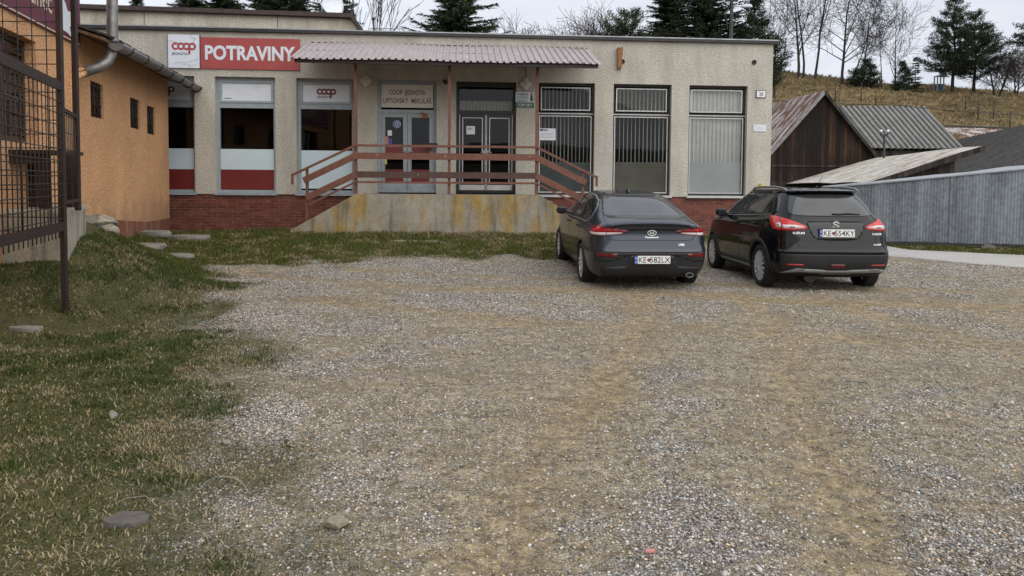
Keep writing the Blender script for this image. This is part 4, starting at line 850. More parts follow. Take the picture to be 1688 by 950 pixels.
# ---------------------------------------------------------------- railing
RY = PY + .10
t = thing('railing', 'red brown timber and steel railing along the platform and down both stairs', 'railing', (-1.6, RY, 1.28), FM); rel = (-1.6, RY, 1.28)
PX = (-3.82, -1.62, .48)
def rl(name, p, q, wd, ht, mat): mb = MB(); mb.bar(p, q, wd, ht); return mb.build(name, mat, t, rel)
rl('top_rail', (PX[0], RY - .05, 2.43), (PX[2], RY - .05, 2.43), .045, .055, MT['rail'])
rl('board', (PX[0] - .02, RY - .065, 2.185), (PX[2] + .03, RY - .065, 2.185), .03, .155, MT['rail'])
rl('board', (PX[0] - .02, RY - .065, 1.745), (PX[2] + .03, RY - .065, 1.745), .03, .15, MT['rail_dark'])
rl('bottom_rail', (PX[0], RY - .05, 1.565), (PX[2], RY - .05, 1.565), .045, .05, MT['rail'])
for sgn, xe in ((-1, PX[0]), (1, PX[2])):
    X = lambda d: xe + sgn * d
    k = .49
    mb = MB(); mb.bar((X(0), RY - .05, 2.43), (X(1.46), RY - .05, 1.72), .045, .055); mb.bar((X(1.46), RY - .05, 1.745), (X(1.46), RY - .05, 1.50), .045, .05, (1, 0, 0)); mb.build('stair_rail', MT['rail'], t, rel)
    rl('stair_board', (X(-.02), RY - .068, 2.19), (X(1.20), RY - .068, 2.19 - 1.22 * k), .03, .15, MT['rail'])
    rl('stair_board', (X(-.02), RY - .068, 1.75), (X(1.14), RY - .068, 1.75 - 1.16 * k), .03, .15, MT['rail'])
    rl('stair_bottom_rail', (X(0), RY - .05, 1.565), (X(1.10), RY - .05, 1.565 - 1.1 * k), .04, .045, MT['rail'])
    xq = X(1.13); mb = MB(); mb.box(xq - .03, xq + .03, RY - .03, RY + .03, .62, 1.88); mb.build('stair_post', MT['rail'], t, rel)
mb = MB()
for px_, z_ in ((-1.72, 2.19), (-2.35, 1.75), (-3.3, 2.2), (.3, 2.2)): mb.lathe([(0, .0), (.016, .0), (.012, -.012), (0, -.014)], 8, Matrix.Translation((px_, RY - .081, z_)) @ Matrix.Rotation(R(-90), 4, 'X'))
mb.build('bolt', MT['bead'], t, rel)
# ---------------------------------------------------------------- canopy
CL, CR, CYF, CZF, CYB, CZB = -5.23, 1.95, -1.95, 4.36, -.03, 5.11
t = thing('canopy', 'sloping canopy of faded pink corrugated sheet on thin brown posts over the doors', 'canopy', (-1.6, -1.0, 4.3), FM); rel = (-1.6, -1.0, 4.3)
mb = MB(); pitch = .155; per = [(0, 0), (.28, 0), (.38, .035), (.62, .035), (.72, 0)]; us = []
u = CL
while u < CR:
    for a, h in per:
        if u + a * pitch <= CR: us.append((u + a * pitch, h))
    u += pitch
vs = []; fs = []; nrow = 5
for i in range(nrow):
    f = i / (nrow - 1)
    for a, h in us: vs.append((a + .004 * math.sin(a * 5), CYF + (CYB - CYF) * f, CZF + (CZB - CZF) * f + h + .012 * math.sin(a * 1.7 + f) + (.006 * math.sin(a * 40 / 7) if i == 0 else 0)))
n_ = len(us)
for i in range(nrow - 1):
    for j in range(n_ - 1): b = i * n_ + j; fs.append((b, b + 1, b + n_ + 1, b + n_))
mb.add(vs, fs); o = mb.build('roof_sheet', MT['canopy'], t, rel, fix=False); md = o.modifiers.new('solid', 'SOLIDIFY'); md.thickness = .006
mb = MB(); mb.bar((CL + .10, CYF + .12, CZF - .025), (CR - .08, CYF + .12, CZF - .025), .06, .10); mb.bar((CL + .05, CYB - .05, CZB - .07), (CR - .03, CYB - .05, CZB - .07), .06, .10); mb.bar((CL + .1, (CYF + CYB) / 2, (CZF + CZB) / 2 - .045), (CR - .1, (CYF + CYB) / 2, (CZF + CZB) / 2 - .045), .05, .07); mb.build('purlin', MT['steel_brown'], t, rel)
for s in (CL + .5,) + PX + (CR - .4,):
    mb = MB(); sl = (CZB - CZF) / (CYB - CYF); mb.bar((s, CYF + .2, CZF + .2 * sl - .12), (s, CYB - .02, CZB - .12), .05, .07); mb.build('rafter', MT['steel_brown'], t, rel)
for s in PX:
    mb = MB(); mb.box(s - .035, s + .035, RY - .028, RY + .042, 1.286, CZF + (RY - CYF) * (CZB - CZF) / (CYB - CYF) - .06); mb.build('post', MT['rail'], t, rel)
# ---------------------------------------------------------------- roof clutter
P = at(521, 8, 20.0); t = thing('satellite_dish', 'white satellite dish on a short mast above the raised roof part', 'satellite dish', (P[0] + .18, 20.0, 6.1)); 
mb = MB(); mb.tube([(0, 0, -.1), (0, 0, 1.0)], .03, 8); mb.build('mast', MT['zinc'], t)
mb = MB(); mb.lathe([(.0, .0), (.2, .02), (.38, .075), (.46, .11), (.46, .095), (.2, -.005), (0, -.02)], 28, Matrix.Translation((.22, -.12, .62)) @ Matrix.Rotation(R(70), 4, 'X') @ Matrix.Rotation(R(55), 4, 'Y')); mb.build('dish', MT['sign_white'], t)
mb = MB(); mb.tube([(0, -.04, .62), (.1, -.5, .5), (.2, -.62, .62)], .015, 6); mb.build('feed_arm', MT['zinc'], t)
P = at(615, 58, 22.5); zr = P[2] - .25
t = thing('roof_ladder', 'grey ladder hoop rail showing over the flat roof edge', 'ladder', (P[0], 22.5, zr)); mb = MB()
for zz in (.30, .46): mb.tube([(-.1, 0, zz), (.9, 0, zz), (1.05, .05, zz - .07 if zz > .4 else zz + .05)], .014, 6)
for xx in (-.1, .28, .62, .86): mb.tube([(xx, 0, -.2), (xx, 0, .46)], .012, 6)
mb.build('rail', MT['zinc'], t)
t = thing('roof_vent', 'short pale vent pipe with dark stem behind the roof edge', 'vent pipe', (P[0] + .02, 22.3, zr)); mb = MB(); mb.tube([(.04, 0, -.2), (.04, 0, .75)], .03, 8); mb.build('stem', MT['cap'], t); mb = MB(); mb.lathe([(.05, .72), (.07, .72), (.07, .8), (0, .84)], 12, Matrix.Translation((.04, 0, 0))); mb.build('cowl', MT['zinc'], t)
# ================================================================== the inn on the left
WP = at(280, 378, 16.9); WP[2] = 0.0
_wd = np.array([-0.25, 1.0, 0]); _wd /= np.linalg.norm(_wd); _wn = np.array([-_wd[1], _wd[0], 0])     # along the wall (away), into the building
WM = Matrix.Translation(WP) @ Matrix.Rotation(math.atan2(_wd[1], _wd[0]), 4, 'Z')
def wallp(px, py, off=0.0):
    r = ray(px, py); k = ((WP - _wn * off - EYE) @ _wn) / (r @ _wn); P = EYE + r * k
    return float((P - WP) @ _wd), float(P[2])
def box_wall(mb, x0, x1, z0, z1, y0, y1, holes):
    """wall slab with rectangular holes (xa, xb, za, zb) that do not overlap in x"""
    x = x0
    for xa, xb, za, zb in sorted(holes):
        mb.box(x, xa, y0, y1, z0, z1); mb.box(xa, xb, y0, y1, z0, za); mb.box(xa, xb, y0, y1, zb, z1); x = xb
    mb.box(x, x1, y0, y1, z0, z1)
AX0 = -6.25
annex = thing('annex_building', 'low orange roughcast annex with three small barred windows beside the shop', 'building', (0, 0, 0), WM)
HW = [(-5.38, -4.74, 2.66, 3.27), (-3.13, -2.45, 2.64, 3.25), (-1.90, -1.24, 2.60, 3.22)]
mb = MB(); box_wall(mb, AX0, 0, -.3, 4.02, 0, .3, HW); mb.box(-.3, 0, .301, 5, -.3, 4.02); mb.build('wall', MT['orange'], annex)
mb = MB(); mb.prism([(AX0, -.3), (.014, -.3), (.014, .64), (-2, .66), (-4.7, .86), (AX0, 1.0)], -.016, -.001); mb.box(.001, .016, 0, 5, -.3, .64); mb.build('plinth', MT['plinth_paint'], annex)
for xa, xb, za, zb in HW:
    mb = MB(); frame_rect(mb, xa, xb, za, zb, .05, .06, .12); mb.box((xa + xb) / 2 - .02, (xa + xb) / 2 + .02, .062, .118, za + .045, zb - .045); f = mb.build('window', MT['pub_frame'], annex)
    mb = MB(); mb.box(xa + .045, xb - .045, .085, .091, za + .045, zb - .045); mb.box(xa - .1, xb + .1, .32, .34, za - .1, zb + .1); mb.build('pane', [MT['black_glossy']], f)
    mb = MB()
    for i in range(4): x = xa + (xb - xa) * (i + .5) / 4; mb.tube([(x, .03, za), (x, .03, zb)], .010, 6)
    for i in range(4): z = za + (zb - za) * (i + .5) / 4; mb.tube([(xa, .03, z), (xb, .03, z)], .008, 6)
    mb.build('window_bars', MT['wire'], f)
gx0, gz0 = wallp(184, 70, .52); gx1, gz1 = wallp(331, 150, .52); gz0 = gz0 - .02
gzat = lambda x: gz0 + (gz1 - gz0) * (x - gx0) / (gx1 - gx0)
ze0, ze1 = gzat(AX0) + .05, gzat(.45) + .05
T0 = math.tan(R(17))
mb = MB(); mb.add([(AX0, -.50, ze0), (.48, -.50, ze1), (.48, 5.2, ze1 + 5.7 * T0), (AX0, 5.2, ze0 + 5.7 * T0), (AX0, -.50, ze0 - .05), (.48, -.50, ze1 - .05), (.48, 5.2, ze1 + 5.7 * T0 - .05), (AX0, 5.2, ze0 + 5.7 * T0 - .05)],
       [(0, 1, 2, 3), (7, 6, 5, 4), (0, 4, 5, 1), (1, 5, 6, 2), (2, 6, 7, 3), (3, 7, 4, 0)]); roof = mb.build('roof', MT['eave_wood'], annex)
mb = MB(); n = 34
for i in range(n):                    # wavy dark tile edge
    xa = AX0 + (.50 - AX0) * i / n; xb = AX0 + (.50 - AX0) * (i + 1) / n; zz = gzat((xa + xb) / 2) + .055 + .018 * (i % 2) + random.uniform(0, .012)
    T = Matrix.Translation((0, -.55, zz)) @ Matrix.Rotation(R(17), 4, 'X'); mb.box(xa, xb - .006, 0, 5.9, 0, .035, 0, T)
mb.build('roof_tiles', MT['tile_dark'], roof)
mb = MB(); k = 10; L = [(gx0 - .05, gz0), (gx1, gz1)]
prof = [(.12 * math.cos(math.pi + math.pi * i / k), .12 * math.sin(math.pi + math.pi * i / k)) for i in range(k + 1)]
for (r_, off) in ((1.0, 0),):
    vs = [(x, -.60 + a, z + b) for x, z in L for a, b in prof]; mb.add(vs, [(i, i + 1, i + k + 2, i + k + 1) for i in range(k)], 0, True)
    mb.add([(L[0][0], -.60 + a, L[0][1] + b) for a, b in prof], [tuple(range(k + 1))]); mb.add([(L[1][0] - .03, -.60 + a, L[1][1] + b) for a, b in prof], [tuple(range(k + 1))])
g_ = mb.build('gutter', MT['gutter'], annex, fix=False); md = g_.modifiers.new('solid', 'SOLIDIFY'); md.thickness = .006
for i in range(7):
    f = .06 + .80 * i / 6; x = gx0 + (gx1 - gx0) * f; z = gz0 + (gz1 - gz0) * f; mb = MB()
    pr = [(.13 * math.cos(math.pi + math.pi * j / k), .13 * math.sin(math.pi + math.pi * j / k)) for j in range(k + 1)]
    mb.tube([(x, -.60 + a, z + b) for a, b in pr], .011, 5); mb.build('bracket', MT['black'], g_)
# the inn itself
inn = thing('inn_building', 'orange rendered inn with a maroon sign board and zinc downpipe behind the steel cage', 'building', (AX0, 0, 0), WM); rel = (AX0, 0, 0)
wx0, _ = wallp(-25, 100); wx1, _ = wallp(54, 100); pwz1, pwz0 = 3.48, 2.08
mb = MB(); box_wall(mb, -16, AX0 - .002, -.3, 7.4, -.04, .3, [(wx0, wx1, pwz0, pwz1)]); mb.box(AX0 - .30, AX0 - .002, .301, 6, -.3, 7.4); mb.build('wall', MT['orange'], inn, rel)
mb = MB(); frame_rect(mb, wx0, wx1, pwz0, pwz1, .07, .10, .17); mb.box(wx0 + .07, wx1 - .07, .102, .168, 2.62, 2.70); xm = (wx0 + wx1) / 2; mb.box(xm - .03, xm + .03, .104, .166, pwz0 + .07, pwz1 - .07); f = mb.build('window', MT['pub_frame'], inn, rel)
mb = MB(); mb.box(wx0 + .07, wx1 - .07, .13, .138, pwz0 + .07, pwz1 - .07); mb.build('pane', MT['black_glossy'], f, (0, 0, 0)).location = (-rel[0], 0, 0)
mb = MB(); xr = wx1 - .06
for i in range(5): mb.box(xr - .22, xr - .015, .08, .099, pwz0 + .1 + i * .27, pwz0 + .12 + i * .27)
mb.build('shutter_bar', MT['pub_frame'], f).location = (-rel[0], 0, 0)
mb = MB(); mb.box(-16, AX0 + .55, -.95, 6, 7.4, 7.5); mb.build('roof', MT['tile_dark'], inn, rel)
mb = MB(); pts = [at(185, -160, 11.3), at(185, 70, 11.3), at(184, 88, 11.28), at(177, 102, 11.2), at(163, 111, 11.1), at(138, 119, 10.9), at(122, 126, 10.75), at(116, 136, 10.72), at(115, 150, 10.72), at(111, 345, 10.70)]
Wi = (WM @ Matrix.Translation(rel)).inverted(); lp = [Wi @ Vector(p) for p in pts]
mb.tube(lp[:6], .085, 14); mb.tube([lp[1] + Vector((0, 0, -.02)), lp[1] + Vector((0, 0, .06))], .10, 14); pipe = mb.build('downpipe', MT['gutter'], inn)
mb = MB(); mb.tube([lp[5] * .98 + lp[4] * .02] + lp[5:], .082, 14); mb.build('painted_pipe', MT['orange'], pipe)
mb = MB(); s_ = lp[1]
sx0, _ = wallp(-60, 0); sx1, _ = wallp(124, 60); t = thing('sign', 'maroon inn sign board with cream letters and a white jug behind the cage', 'sign', (sx1, -.045, 3.72), WM); rel2 = (sx1, -.045, 3.72)
mb = MB(); mb.box(sx0 - .6, sx1, -.075, -.045, 3.72, 4.72); mb.build('board', MT['maroon'], t, rel2)
mb = MB(); mb.box(sx0 - .6, sx1 - .03, -.080, -.0755, 3.735, 3.752); mb.build('border', MT['cream'], t, rel2)
xr, zr_ = wallp(86, 30, .08); xo, _ = wallp(29, 3, .08); wtx = (xr - xo) / .66
mb = MB(); put_text(mb, 'Pohostinec', xr - wtx / 2, -.076, 3.98, .34, wtx, .004); mb.build('lettering', MT['cream'], t, rel2, fix=False)
mb = MB(); jug = [wallp(px, py, .08) for px, py in ((96, -12), (103, -4), (108, 6), (111, 18), (117, 20), (117, 40), (115, 46), (118, 62), (112, 55), (105, 50), (97, 46))]
mb.prism(jug, -.082, -.0755); mb.build('jug', MT['sign_white'], t, rel2)
# concrete terrace base
t = thing('terrace', 'rough concrete terrace base under the steel cage on the grass bank', 'terrace', (-6.2, 9.4, .6)); rel = (-6.2, 9.4, .6)
bm = bmesh.new(); pol = [(-5.52, 8.45), (-5.66, 8.8), (-5.90, 9.4), (-6.5, 10.4), (-7.05, 11.25), (-7.6, 11.25), (-6.75, 8.45)]
mb = MB(); mb.prism(pol, .2, 1.21, 'z'); o = mb.build('base', MT['concrete_rough'], t, rel)
md = o.modifiers.new('b', 'BEVEL'); md.width = .04; md.segments = 2
stone('rubble', 'broken concrete rubble lump where the terrace meets the orange wall', (-6.72, 11.05), (.30, .26, .20), MT['concrete_rough'], 61, 'rubble', rz=.4, sink=.35)
stone('rubble', 'small broken concrete lump below the larger rubble by the orange wall', (-6.35, 10.75), (.20, .15, .13), MT['concrete_rough'], 62, 'rubble', rz=1.4, sink=.35)
# steel cage
P1, P2 = np.array([-5.07, 7.7]), np.array([-5.57, 8.75]); dn = np.array([.37, -1.0]); dn /= np.linalg.norm(dn); P0 = P1 + dn * 2.7
t = thing('mesh_cage', 'dark brown welded steel mesh cage around the terrace with two tall posts', 'cage', (P1[0], P1[1], .0)); rel = (P1[0], P1[1], 0)
zb = gz(*P1) - .1
mb = MB(); mb.box(P1[0] - .026, P1[0] + .026, P1[1] - .026, P1[1] + .026, zb, 4.9); mb.build('post', MT['steel_brown'], t, rel)
mb = MB(); mb.box(P2[0] - .028, P2[0] + .028, P2[1] - .028, P2[1] + .028, 1.19, 4.9); mb.build('post', MT['steel_brown'], t, rel)
V3 = lambda p, z: (p[0], p[1], z)
def rail3(name, a, b, z, wd, ht): mb = MB(); mb.bar(V3(a, z), V3(b, z), wd, ht); mb.build(name, MT['steel_brown'], t, rel)
rail3('rail', P0, P1, 2.63, .03, .10); rail3('rail', P0, P1, 1.06, .03, .10); rail3('rail', P1, P2, 2.385, .03, .045); rail3('rail', P1, P2, 1.325, .03, .04)
def mesh_panel(a, b, z0, z1, sx_, sz, r, rag=0.0):
    a, b = np.array(a), np.array(b); L_ = np.linalg.norm(b - a); mb = MB(); n = int(L_ / sx_); m = int((z1 - z0) / sz)
    for i in range(n + 1): p = a + (b - a) * min(1, (i * sx_) / L_); mb.tube([V3(p, z0 - rag), V3(p, z1)], r, 5)
    d = (b - a) / L_; nn = np.array([-d[1], d[0]]) * r * 1.6
    for j in range(m + 1): z = z0 + j * sz; mb.tube([V3(a + nn, z), V3(b + nn, z)], r, 5)
    mb.build('mesh_panel', MT['wire'], t, rel)
mesh_panel((P1[0] - .02, P1[1] + .05), (-7.2, P1[1] + .05), 1.00, 4.9, .162, .157, .0062, .05)
mesh_panel(P1 + np.array([.02, -.05]), P0, 1.02, 2.60, .135, .13, .0058, .08)
mesh_panel(P1, P2, 1.34, 2.37, .13, .2, .0058)
t = thing('table', 'dark brown wooden table standing on the terrace inside the cage', 'table', (-6.15, 9.0, 1.21)); 
mb = MB(); mb.box(-.42, .30, -.33, .33, .70, .75); mb.build('tabletop', MT['wood_table'], t)
for sx_, sy in ((-.34, -.25), (.16, -.25), (-.34, .25), (.16, .25)): mb = MB(); mb.box(sx_ - .055, sx_ + .055, sy - .05, sy + .05, 0, .699); mb.build('leg', MT['wood_table'], t)
mb = MB(); mb.box(-.30, .12, -.31, -.28, .57, .68); mb.build('apron', MT['wood_table'], t)

# ================================================================== farm buildings on the right
def corr_plane(mb, A, B, C_, D, pitch, amp, rows=3, mi=0, wob=0.0):
    """corrugated sheet over quad A-B (eave) to D-C (ridge); waves step along A-B"""
    A, B, C_, D = (np.array(p, float) for p in (A, B, C_, D)); L_ = np.linalg.norm(B - A); n = int(L_ / pitch * 6); nrm = np.cross(B - A, D - A); nrm /= np.linalg.norm(nrm)
    vs = []
    for r_ in range(rows):
        f = r_ / (rows - 1)
        for i in range(n + 1):
            u = i / n; p = (A + (B - A) * u) * (1 - f) + (D + (C_ - D) * u) * f
            vs.append(p + nrm * (amp * math.sin(2 * math.pi * u * L_ / pitch) + wob * (float(vnoise(np.array([u * 6]), np.array([f * 5]), 3)[0]) - .5)))
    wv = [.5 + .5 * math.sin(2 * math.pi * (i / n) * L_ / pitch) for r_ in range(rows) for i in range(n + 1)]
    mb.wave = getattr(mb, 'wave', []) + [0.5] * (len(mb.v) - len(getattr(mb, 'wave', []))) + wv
    mb.add(vs, [(r_ * (n + 1) + i, r_ * (n + 1) + i + 1, (r_ + 1) * (n + 1) + i + 1, (r_ + 1) * (n + 1) + i) for r_ in range(rows - 1) for i in range(n)], mi, True)
# barn with the gable towards us
BA = at(1356, 150, 30.0); BH, BW, BD, BE = BA[2], 2.46, 7.0, 2.90
barn = thing('barn', 'dark weathered board barn with a pointed gable and rusty striped sheet roof', 'barn', (BA[0], 30, 0), rz=R(4)); 
mb = MB(); mb.prism([(-BW + .1, -.3), (BW - .1, -.3), (BW - .1, BE), (0, BH - .07), (-BW + .1, BE)], 0, BD); mb.build('wall', MT['barn_wood'], barn)
sl = (BH - BE) / (BW - .02)
mb = MB(); corr_plane(mb, (-BW - .12, -.22, BH - sl * (BW + .12)), (-BW - .12, BD + .2, BH - sl * (BW + .12)), (0, BD + .2, BH), (0, -.22, BH), .16, .016, 6, 0, .05); o = mb.build('roof', MT['rust_sheet'], barn, fix=False)
mb = MB(); corr_plane(mb, (BW + .12, BD + .2, BH - sl * (BW + .12)), (BW + .12, -.22, BH - sl * (BW + .12)), (0, -.22, BH - .003), (0, BD + .2, BH - .003), .16, .016, 3); mb.build('roof', MT['rust_sheet'], barn, fix=False)
for sg in (-1, 1):
    mb = MB(); mb.bar((0, -.20, BH - .08), (sg * (BW + .12), -.20, BH - sl * (BW + .12) - .08), .04, .13); mb.build('verge_board', MT['gutter'] if sg < 0 else MT['shed_wood'], barn)
mb = MB(); mb.box(-BW + .12, BW - .12, -.03, -.002, BE - .55, BE - .47); mb.box(-BW + .15, BW - .3, -.06, -.031, .2, 1.7); mb.build('cross_board', MT['shed_wood'], barn)
# grey corrugated roof behind the barn
t = thing('outbuilding', 'long outbuilding with a grey corrugated fibre cement roof behind the barn', 'outbuilding', (18.5, 36, 0))
R0, R1, RZ = -3.4, 3.75, at(1518, 176, 37)[2]; EZ = 3.45
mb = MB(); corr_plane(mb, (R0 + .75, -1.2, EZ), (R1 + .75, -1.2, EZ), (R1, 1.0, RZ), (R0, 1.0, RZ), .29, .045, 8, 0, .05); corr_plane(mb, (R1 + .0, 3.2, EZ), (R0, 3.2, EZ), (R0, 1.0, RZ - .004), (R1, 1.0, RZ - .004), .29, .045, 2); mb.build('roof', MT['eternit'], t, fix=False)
mb = MB(); mb.box(R0, R1 - .1, -1.0, 3.0, -.3, EZ - .1); mb.prism([(-1.0, EZ - .1), (3.0, EZ - .1), (1.0, RZ - .1)], R1 - .15, R1 - .11, 'x'); mb.build('wall', MT['shed_wood'], t)
mb = MB(); mb.box(R0 + 1.4, R0 + 2.35, .85, 1.2, RZ + .02, RZ + .09); mb.build('ridge_sheet', MT['zinc'], t)
# lean-to with pale sheet roof
A_, B_, C2, D_ = np.array([10.40, 20.0, 1.66]), np.array([13.78, 20.0, 2.77]), np.array([15.9, 30, 2.77]), np.array([12.0, 30, 1.62])
t = thing('lean_to_shed', 'low lean-to shed with a pale rusting sheet roof sloping up to the right', 'shed', (10.4, 20, 0)); rel = (10.4, 20, 0)
mb = MB(); corr_plane(mb, A_ , D_, C2, B_, .24, .012, 6, 0, .05); mb.build('roof', MT['pale_sheet'], t, rel, fix=False)
mb = MB(); dz = np.array([0, 0, -.09]); mb.bar(A_ + dz, B_ + dz, .05, .16); mb.bar(B_ + dz, C2 + dz, .05, .16); mb.build('fascia', MT['shed_wood'], t, rel)
mb = MB(); mb.prism([(10.5, -.2), (13.1, -.2), (13.1, 2.44), (10.5, 1.58)], 20.25, 20.35); mb.build('wall', MT['shed_wood'], t, rel)
mb = MB(); mb.bar((13.1, 20.3, 2.44), (13.75, 20.1, 2.60), .08, .08); mb.build('bracket', MT['shed_wood'], t, rel)
# long grey roof at the right
t = thing('cottage', 'old house with a long dark grey corrugated roof at the right edge, behind the lean-to', 'house', (18.5, 24, 0)); rel = (18.5, 24, 0)
ra, rb = np.array([19.0, 19.5, 4.28]), np.array([29.6, 50.0, 4.28]); off = np.array([-4.25, 1.48, -2.5])
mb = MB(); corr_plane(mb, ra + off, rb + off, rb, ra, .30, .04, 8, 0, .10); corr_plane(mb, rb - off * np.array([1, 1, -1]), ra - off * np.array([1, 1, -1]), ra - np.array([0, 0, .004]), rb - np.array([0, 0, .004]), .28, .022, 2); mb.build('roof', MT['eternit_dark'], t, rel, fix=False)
mb = MB(); o2 = off * .55; o2[2] = 0; z_ = 1.85
pa, pb, pc, pd = ra + o2, rb + o2, rb - o2, ra - o2; mb.prism([(p[0], p[1]) for p in (pa, pb, pc, pd)], -.3, z_, 'z'); mb.build('wall', MT['shed_wood'], t, rel)
# far rusty strip roof
t = thing('far_shed', 'far shed showing a strip of white and rust brown sheet roof under the hill', 'shed', (33, 48, 0)); rel = (33, 48, 0)
a, b, c, d = at(1538, 232, 52), at(1700, 240, 52), at(1700, 214, 54), at(1530, 207.5, 54)
mb = MB(); corr_plane(mb, a, b, c, d, .3, .02, 5, 0, .05); mb.build('roof', MT['rust_sheet'], t, rel, fix=False)
mb = MB(); mb.bar(d + np.array([0, 0, .05]), c + np.array([0, 0, .05]), .15, .12); mb.build('ridge_cap', MT['cap'], t, rel)
mb = MB(); mb.box(a[0], b[0], 52.2, 56, hz_(33, 52) - 1, a[2] - .05); mb.build('wall', MT['shed_wood'], t, rel)
# sheet metal fence
f0, f1 = np.array([8.6, 18.30]), np.array([15.2, 17.12]); fl = np.linalg.norm(f1 - f0); fd = (f1 - f0) / fl; fn = np.array([-fd[1], fd[0]])
t = thing('sheet_metal_fence', 'tall grey galvanised corrugated sheet fence with a pale cap beside the road', 'fence', (f0[0], f0[1], 0)); rel = (f0[0], f0[1], 0)
top = lambda s: 1.52 + .54 * min(1, s / 4.9) if s < 4.72 else 2.05
seams = [0, .95, 1.9, 2.85, 3.75, 4.72, 5.6, fl]
for i in range(len(seams) - 1):
    sa, sb = seams[i], seams[i + 1] + (.03 if i < len(seams) - 2 else 0); n = int((sb - sa) / .0125); vs = []; tilt = random.uniform(-.012, .012); dyo = .012 * (i % 2)
    for r_, fz in enumerate((0, .35, .7, 1)):
        for j in range(n + 1):
            s = sa + (sb - sa) * j / n; tz = top(s); z = .10 + random.uniform(-.004, .004) * (r_ == 0) + (tz - .10) * fz; w_ = .0065 * math.sin(2 * math.pi * s / .076) - dyo + tilt * fz + .012 * (float(vnoise(np.array([s * 1.5]), np.array([fz * 2.0]), 8)[0]) - .5)
            p = f0 + fd * s + fn * w_; vs.append((p[0], p[1], z + gz(*p) * .6))
    mb = MB(); mb.add(vs, [(r_ * (n + 1) + j, r_ * (n + 1) + j + 1, (r_ + 1) * (n + 1) + j + 1, (r_ + 1) * (n + 1) + j) for r_ in range(3) for j in range(n)], 0, True)
    mb.build('sheet', MT['sheet_fence'], t, rel, fix=False)
mb = MB(); c_ = []
for s, e in ((-.2, .0), (1.2, .02), (2.6, .045), (3.4, .03), (4.3, .08), (4.74, .06)):
    p = f0 + fd * s - fn * .06; q = f0 + fd * s + fn * .35; c_ += [(p[0], p[1], top(max(s, 0)) + .01), (q[0], q[1], top(max(s, 0)) + .025 + e * .9)]
mb.add(c_, [(2 * i, 2 * i + 2, 2 * i + 3, 2 * i + 1) for i in range(5)]); o = mb.build('cap_sheet', MT['zinc'], t, rel, fix=False); md = o.modifiers.new('s', 'SOLIDIFY'); md.thickness = .03
mb = MB(); p, q = f0 + fn * .03, f1 + fn * .03; mb.bar(V3(p, .04), V3(q, .02), .06, .16); mb.build('dark_gap_strip', MT['cap'], t, rel)  # dark strip stands in for the shaded gap under the sheets
for k, s in enumerate((.2, 1.9, 3.8, 5.6)):
    p = f0 + fd * s + fn * .09; mb = MB(); mb.box(p[0] - .04, p[0] + .04, p[1] - .04, p[1] + .04, -.2, top(s) - .05); mb.build('post', MT['shed_wood'], t, rel)
stone('stone', 'dark lump of rubble in the grass at the foot of the metal fence', (12.1, 17.3), (.22, .14, .10), MT['stone_dark'], 71, rz=.3)
# tiled roof corner at the very right
t = thing('tiled_shed', 'corner of a dark tiled roof rising above the metal fence at the right edge', 'shed', (14.6, 19.4, 0)); rel = (14.6, 19.4, 0)
mb = MB()
for r_ in range(3):
    for i in range(9):
        x = 14.5 + .30 * i + .02 * random.random(); y = 18.3 + .30 * r_; z = 1.98 + .15 * r_ + .28 * (x - 14.5) * .5; T = Matrix.Translation((x, y, z)) @ Matrix.Rotation(R(-16), 4, 'Y') @ Matrix.Rotation(R(20 + random.uniform(-2, 2)), 4, 'X'); mb.box(0, .28, 0, .36, 0, .035, 0, T)
mb.build('roof', MT['tile_dark'], t, rel); mb = MB(); mb.box(13.7, 16.2, 18.5, 20.2, -.2, 1.9); mb.build('wall', MT['shed_wood'], t, rel)
# poles and wires
pp = at(1457, 255, 28.0)
t = thing('utility_pole', 'short black pole with two white insulators in front of the grey roof', 'utility pole', (pp[0], 28, 0)); zt = at(1457, 222, 28)[2]
mb = MB(); mb.tube([(0, 0, 0), (0, 0, zt)], .045, 8); mb.build('pole', MT['black'], t); mb = MB(); mb.bar((-.14, 0, zt - .02), (.14, 0, zt - .02), .05, .05); mb.bar((-.14, 0, zt), (-.14, 0, zt + .1), .04, .04, (1, 0, 0)); mb.bar((.14, 0, zt), (.14, 0, zt + .1), .04, .04, (1, 0, 0)); mb.build('crossarm', MT['black'], t)
for sx_ in (-.14, .14): mb = MB(); mb.lathe([(0, .0), (.05, 0.02), (.06, .06), (.04, .11), (0, .125)], 10, Matrix.Translation((sx_, 0, zt + .08))); mb.build('insulator', MT['white_paint'], t)
def wire_thing(label, pts, sag, r):
    mb = MB(); out = []
    for a, b in zip(pts[:-1], pts[1:]):
        a, b = np.array(a), np.array(b)
        for i in range(13): u = i / 12; p = a + (b - a) * u; p[2] -= sag * 4 * u * (1 - u); out.append(p)
    mb.tube(out, r, 4); tag(mb.build('overhead_wire', MT['black']), label, 'wire')
wire_thing('dark overhead wire sagging over the barn roof towards the hill', [at(1272, 166, 33), at(1470, 173, 33), at(1690, 190, 36)], .05, .022)
lp_ = at(1205, 60, 27.0)
t = thing('street_lamp', 'dark street lamp pole with a pale lamp head among the trees behind the shop', 'street lamp', (lp_[0], 27, 0)); zl = at(1205, 0, 27)[2]
mb = MB(); mb.tube([(0, 0, 0), (0, 0, zl + .3)], [.10, .065], 8); mb.build('pole', MT['black'], t); mb = MB(); mb.box(-.24, .24, -.06, .06, zl - .06, zl + .06); mb.build('crossarm', MT['black'], t)
mb = MB(); mb.tube([(.05, 0, zl - .25), (.4, 0, zl - .22)], .025, 6); mb.prism([(.38, zl - .28), (.78, zl - .28), (.76, zl - .21), (.68, zl - .17), (.48, zl - .17), (.40, zl - .23)], -.10, .10); mb.build('lamp_head', MT['sign_white'], t)
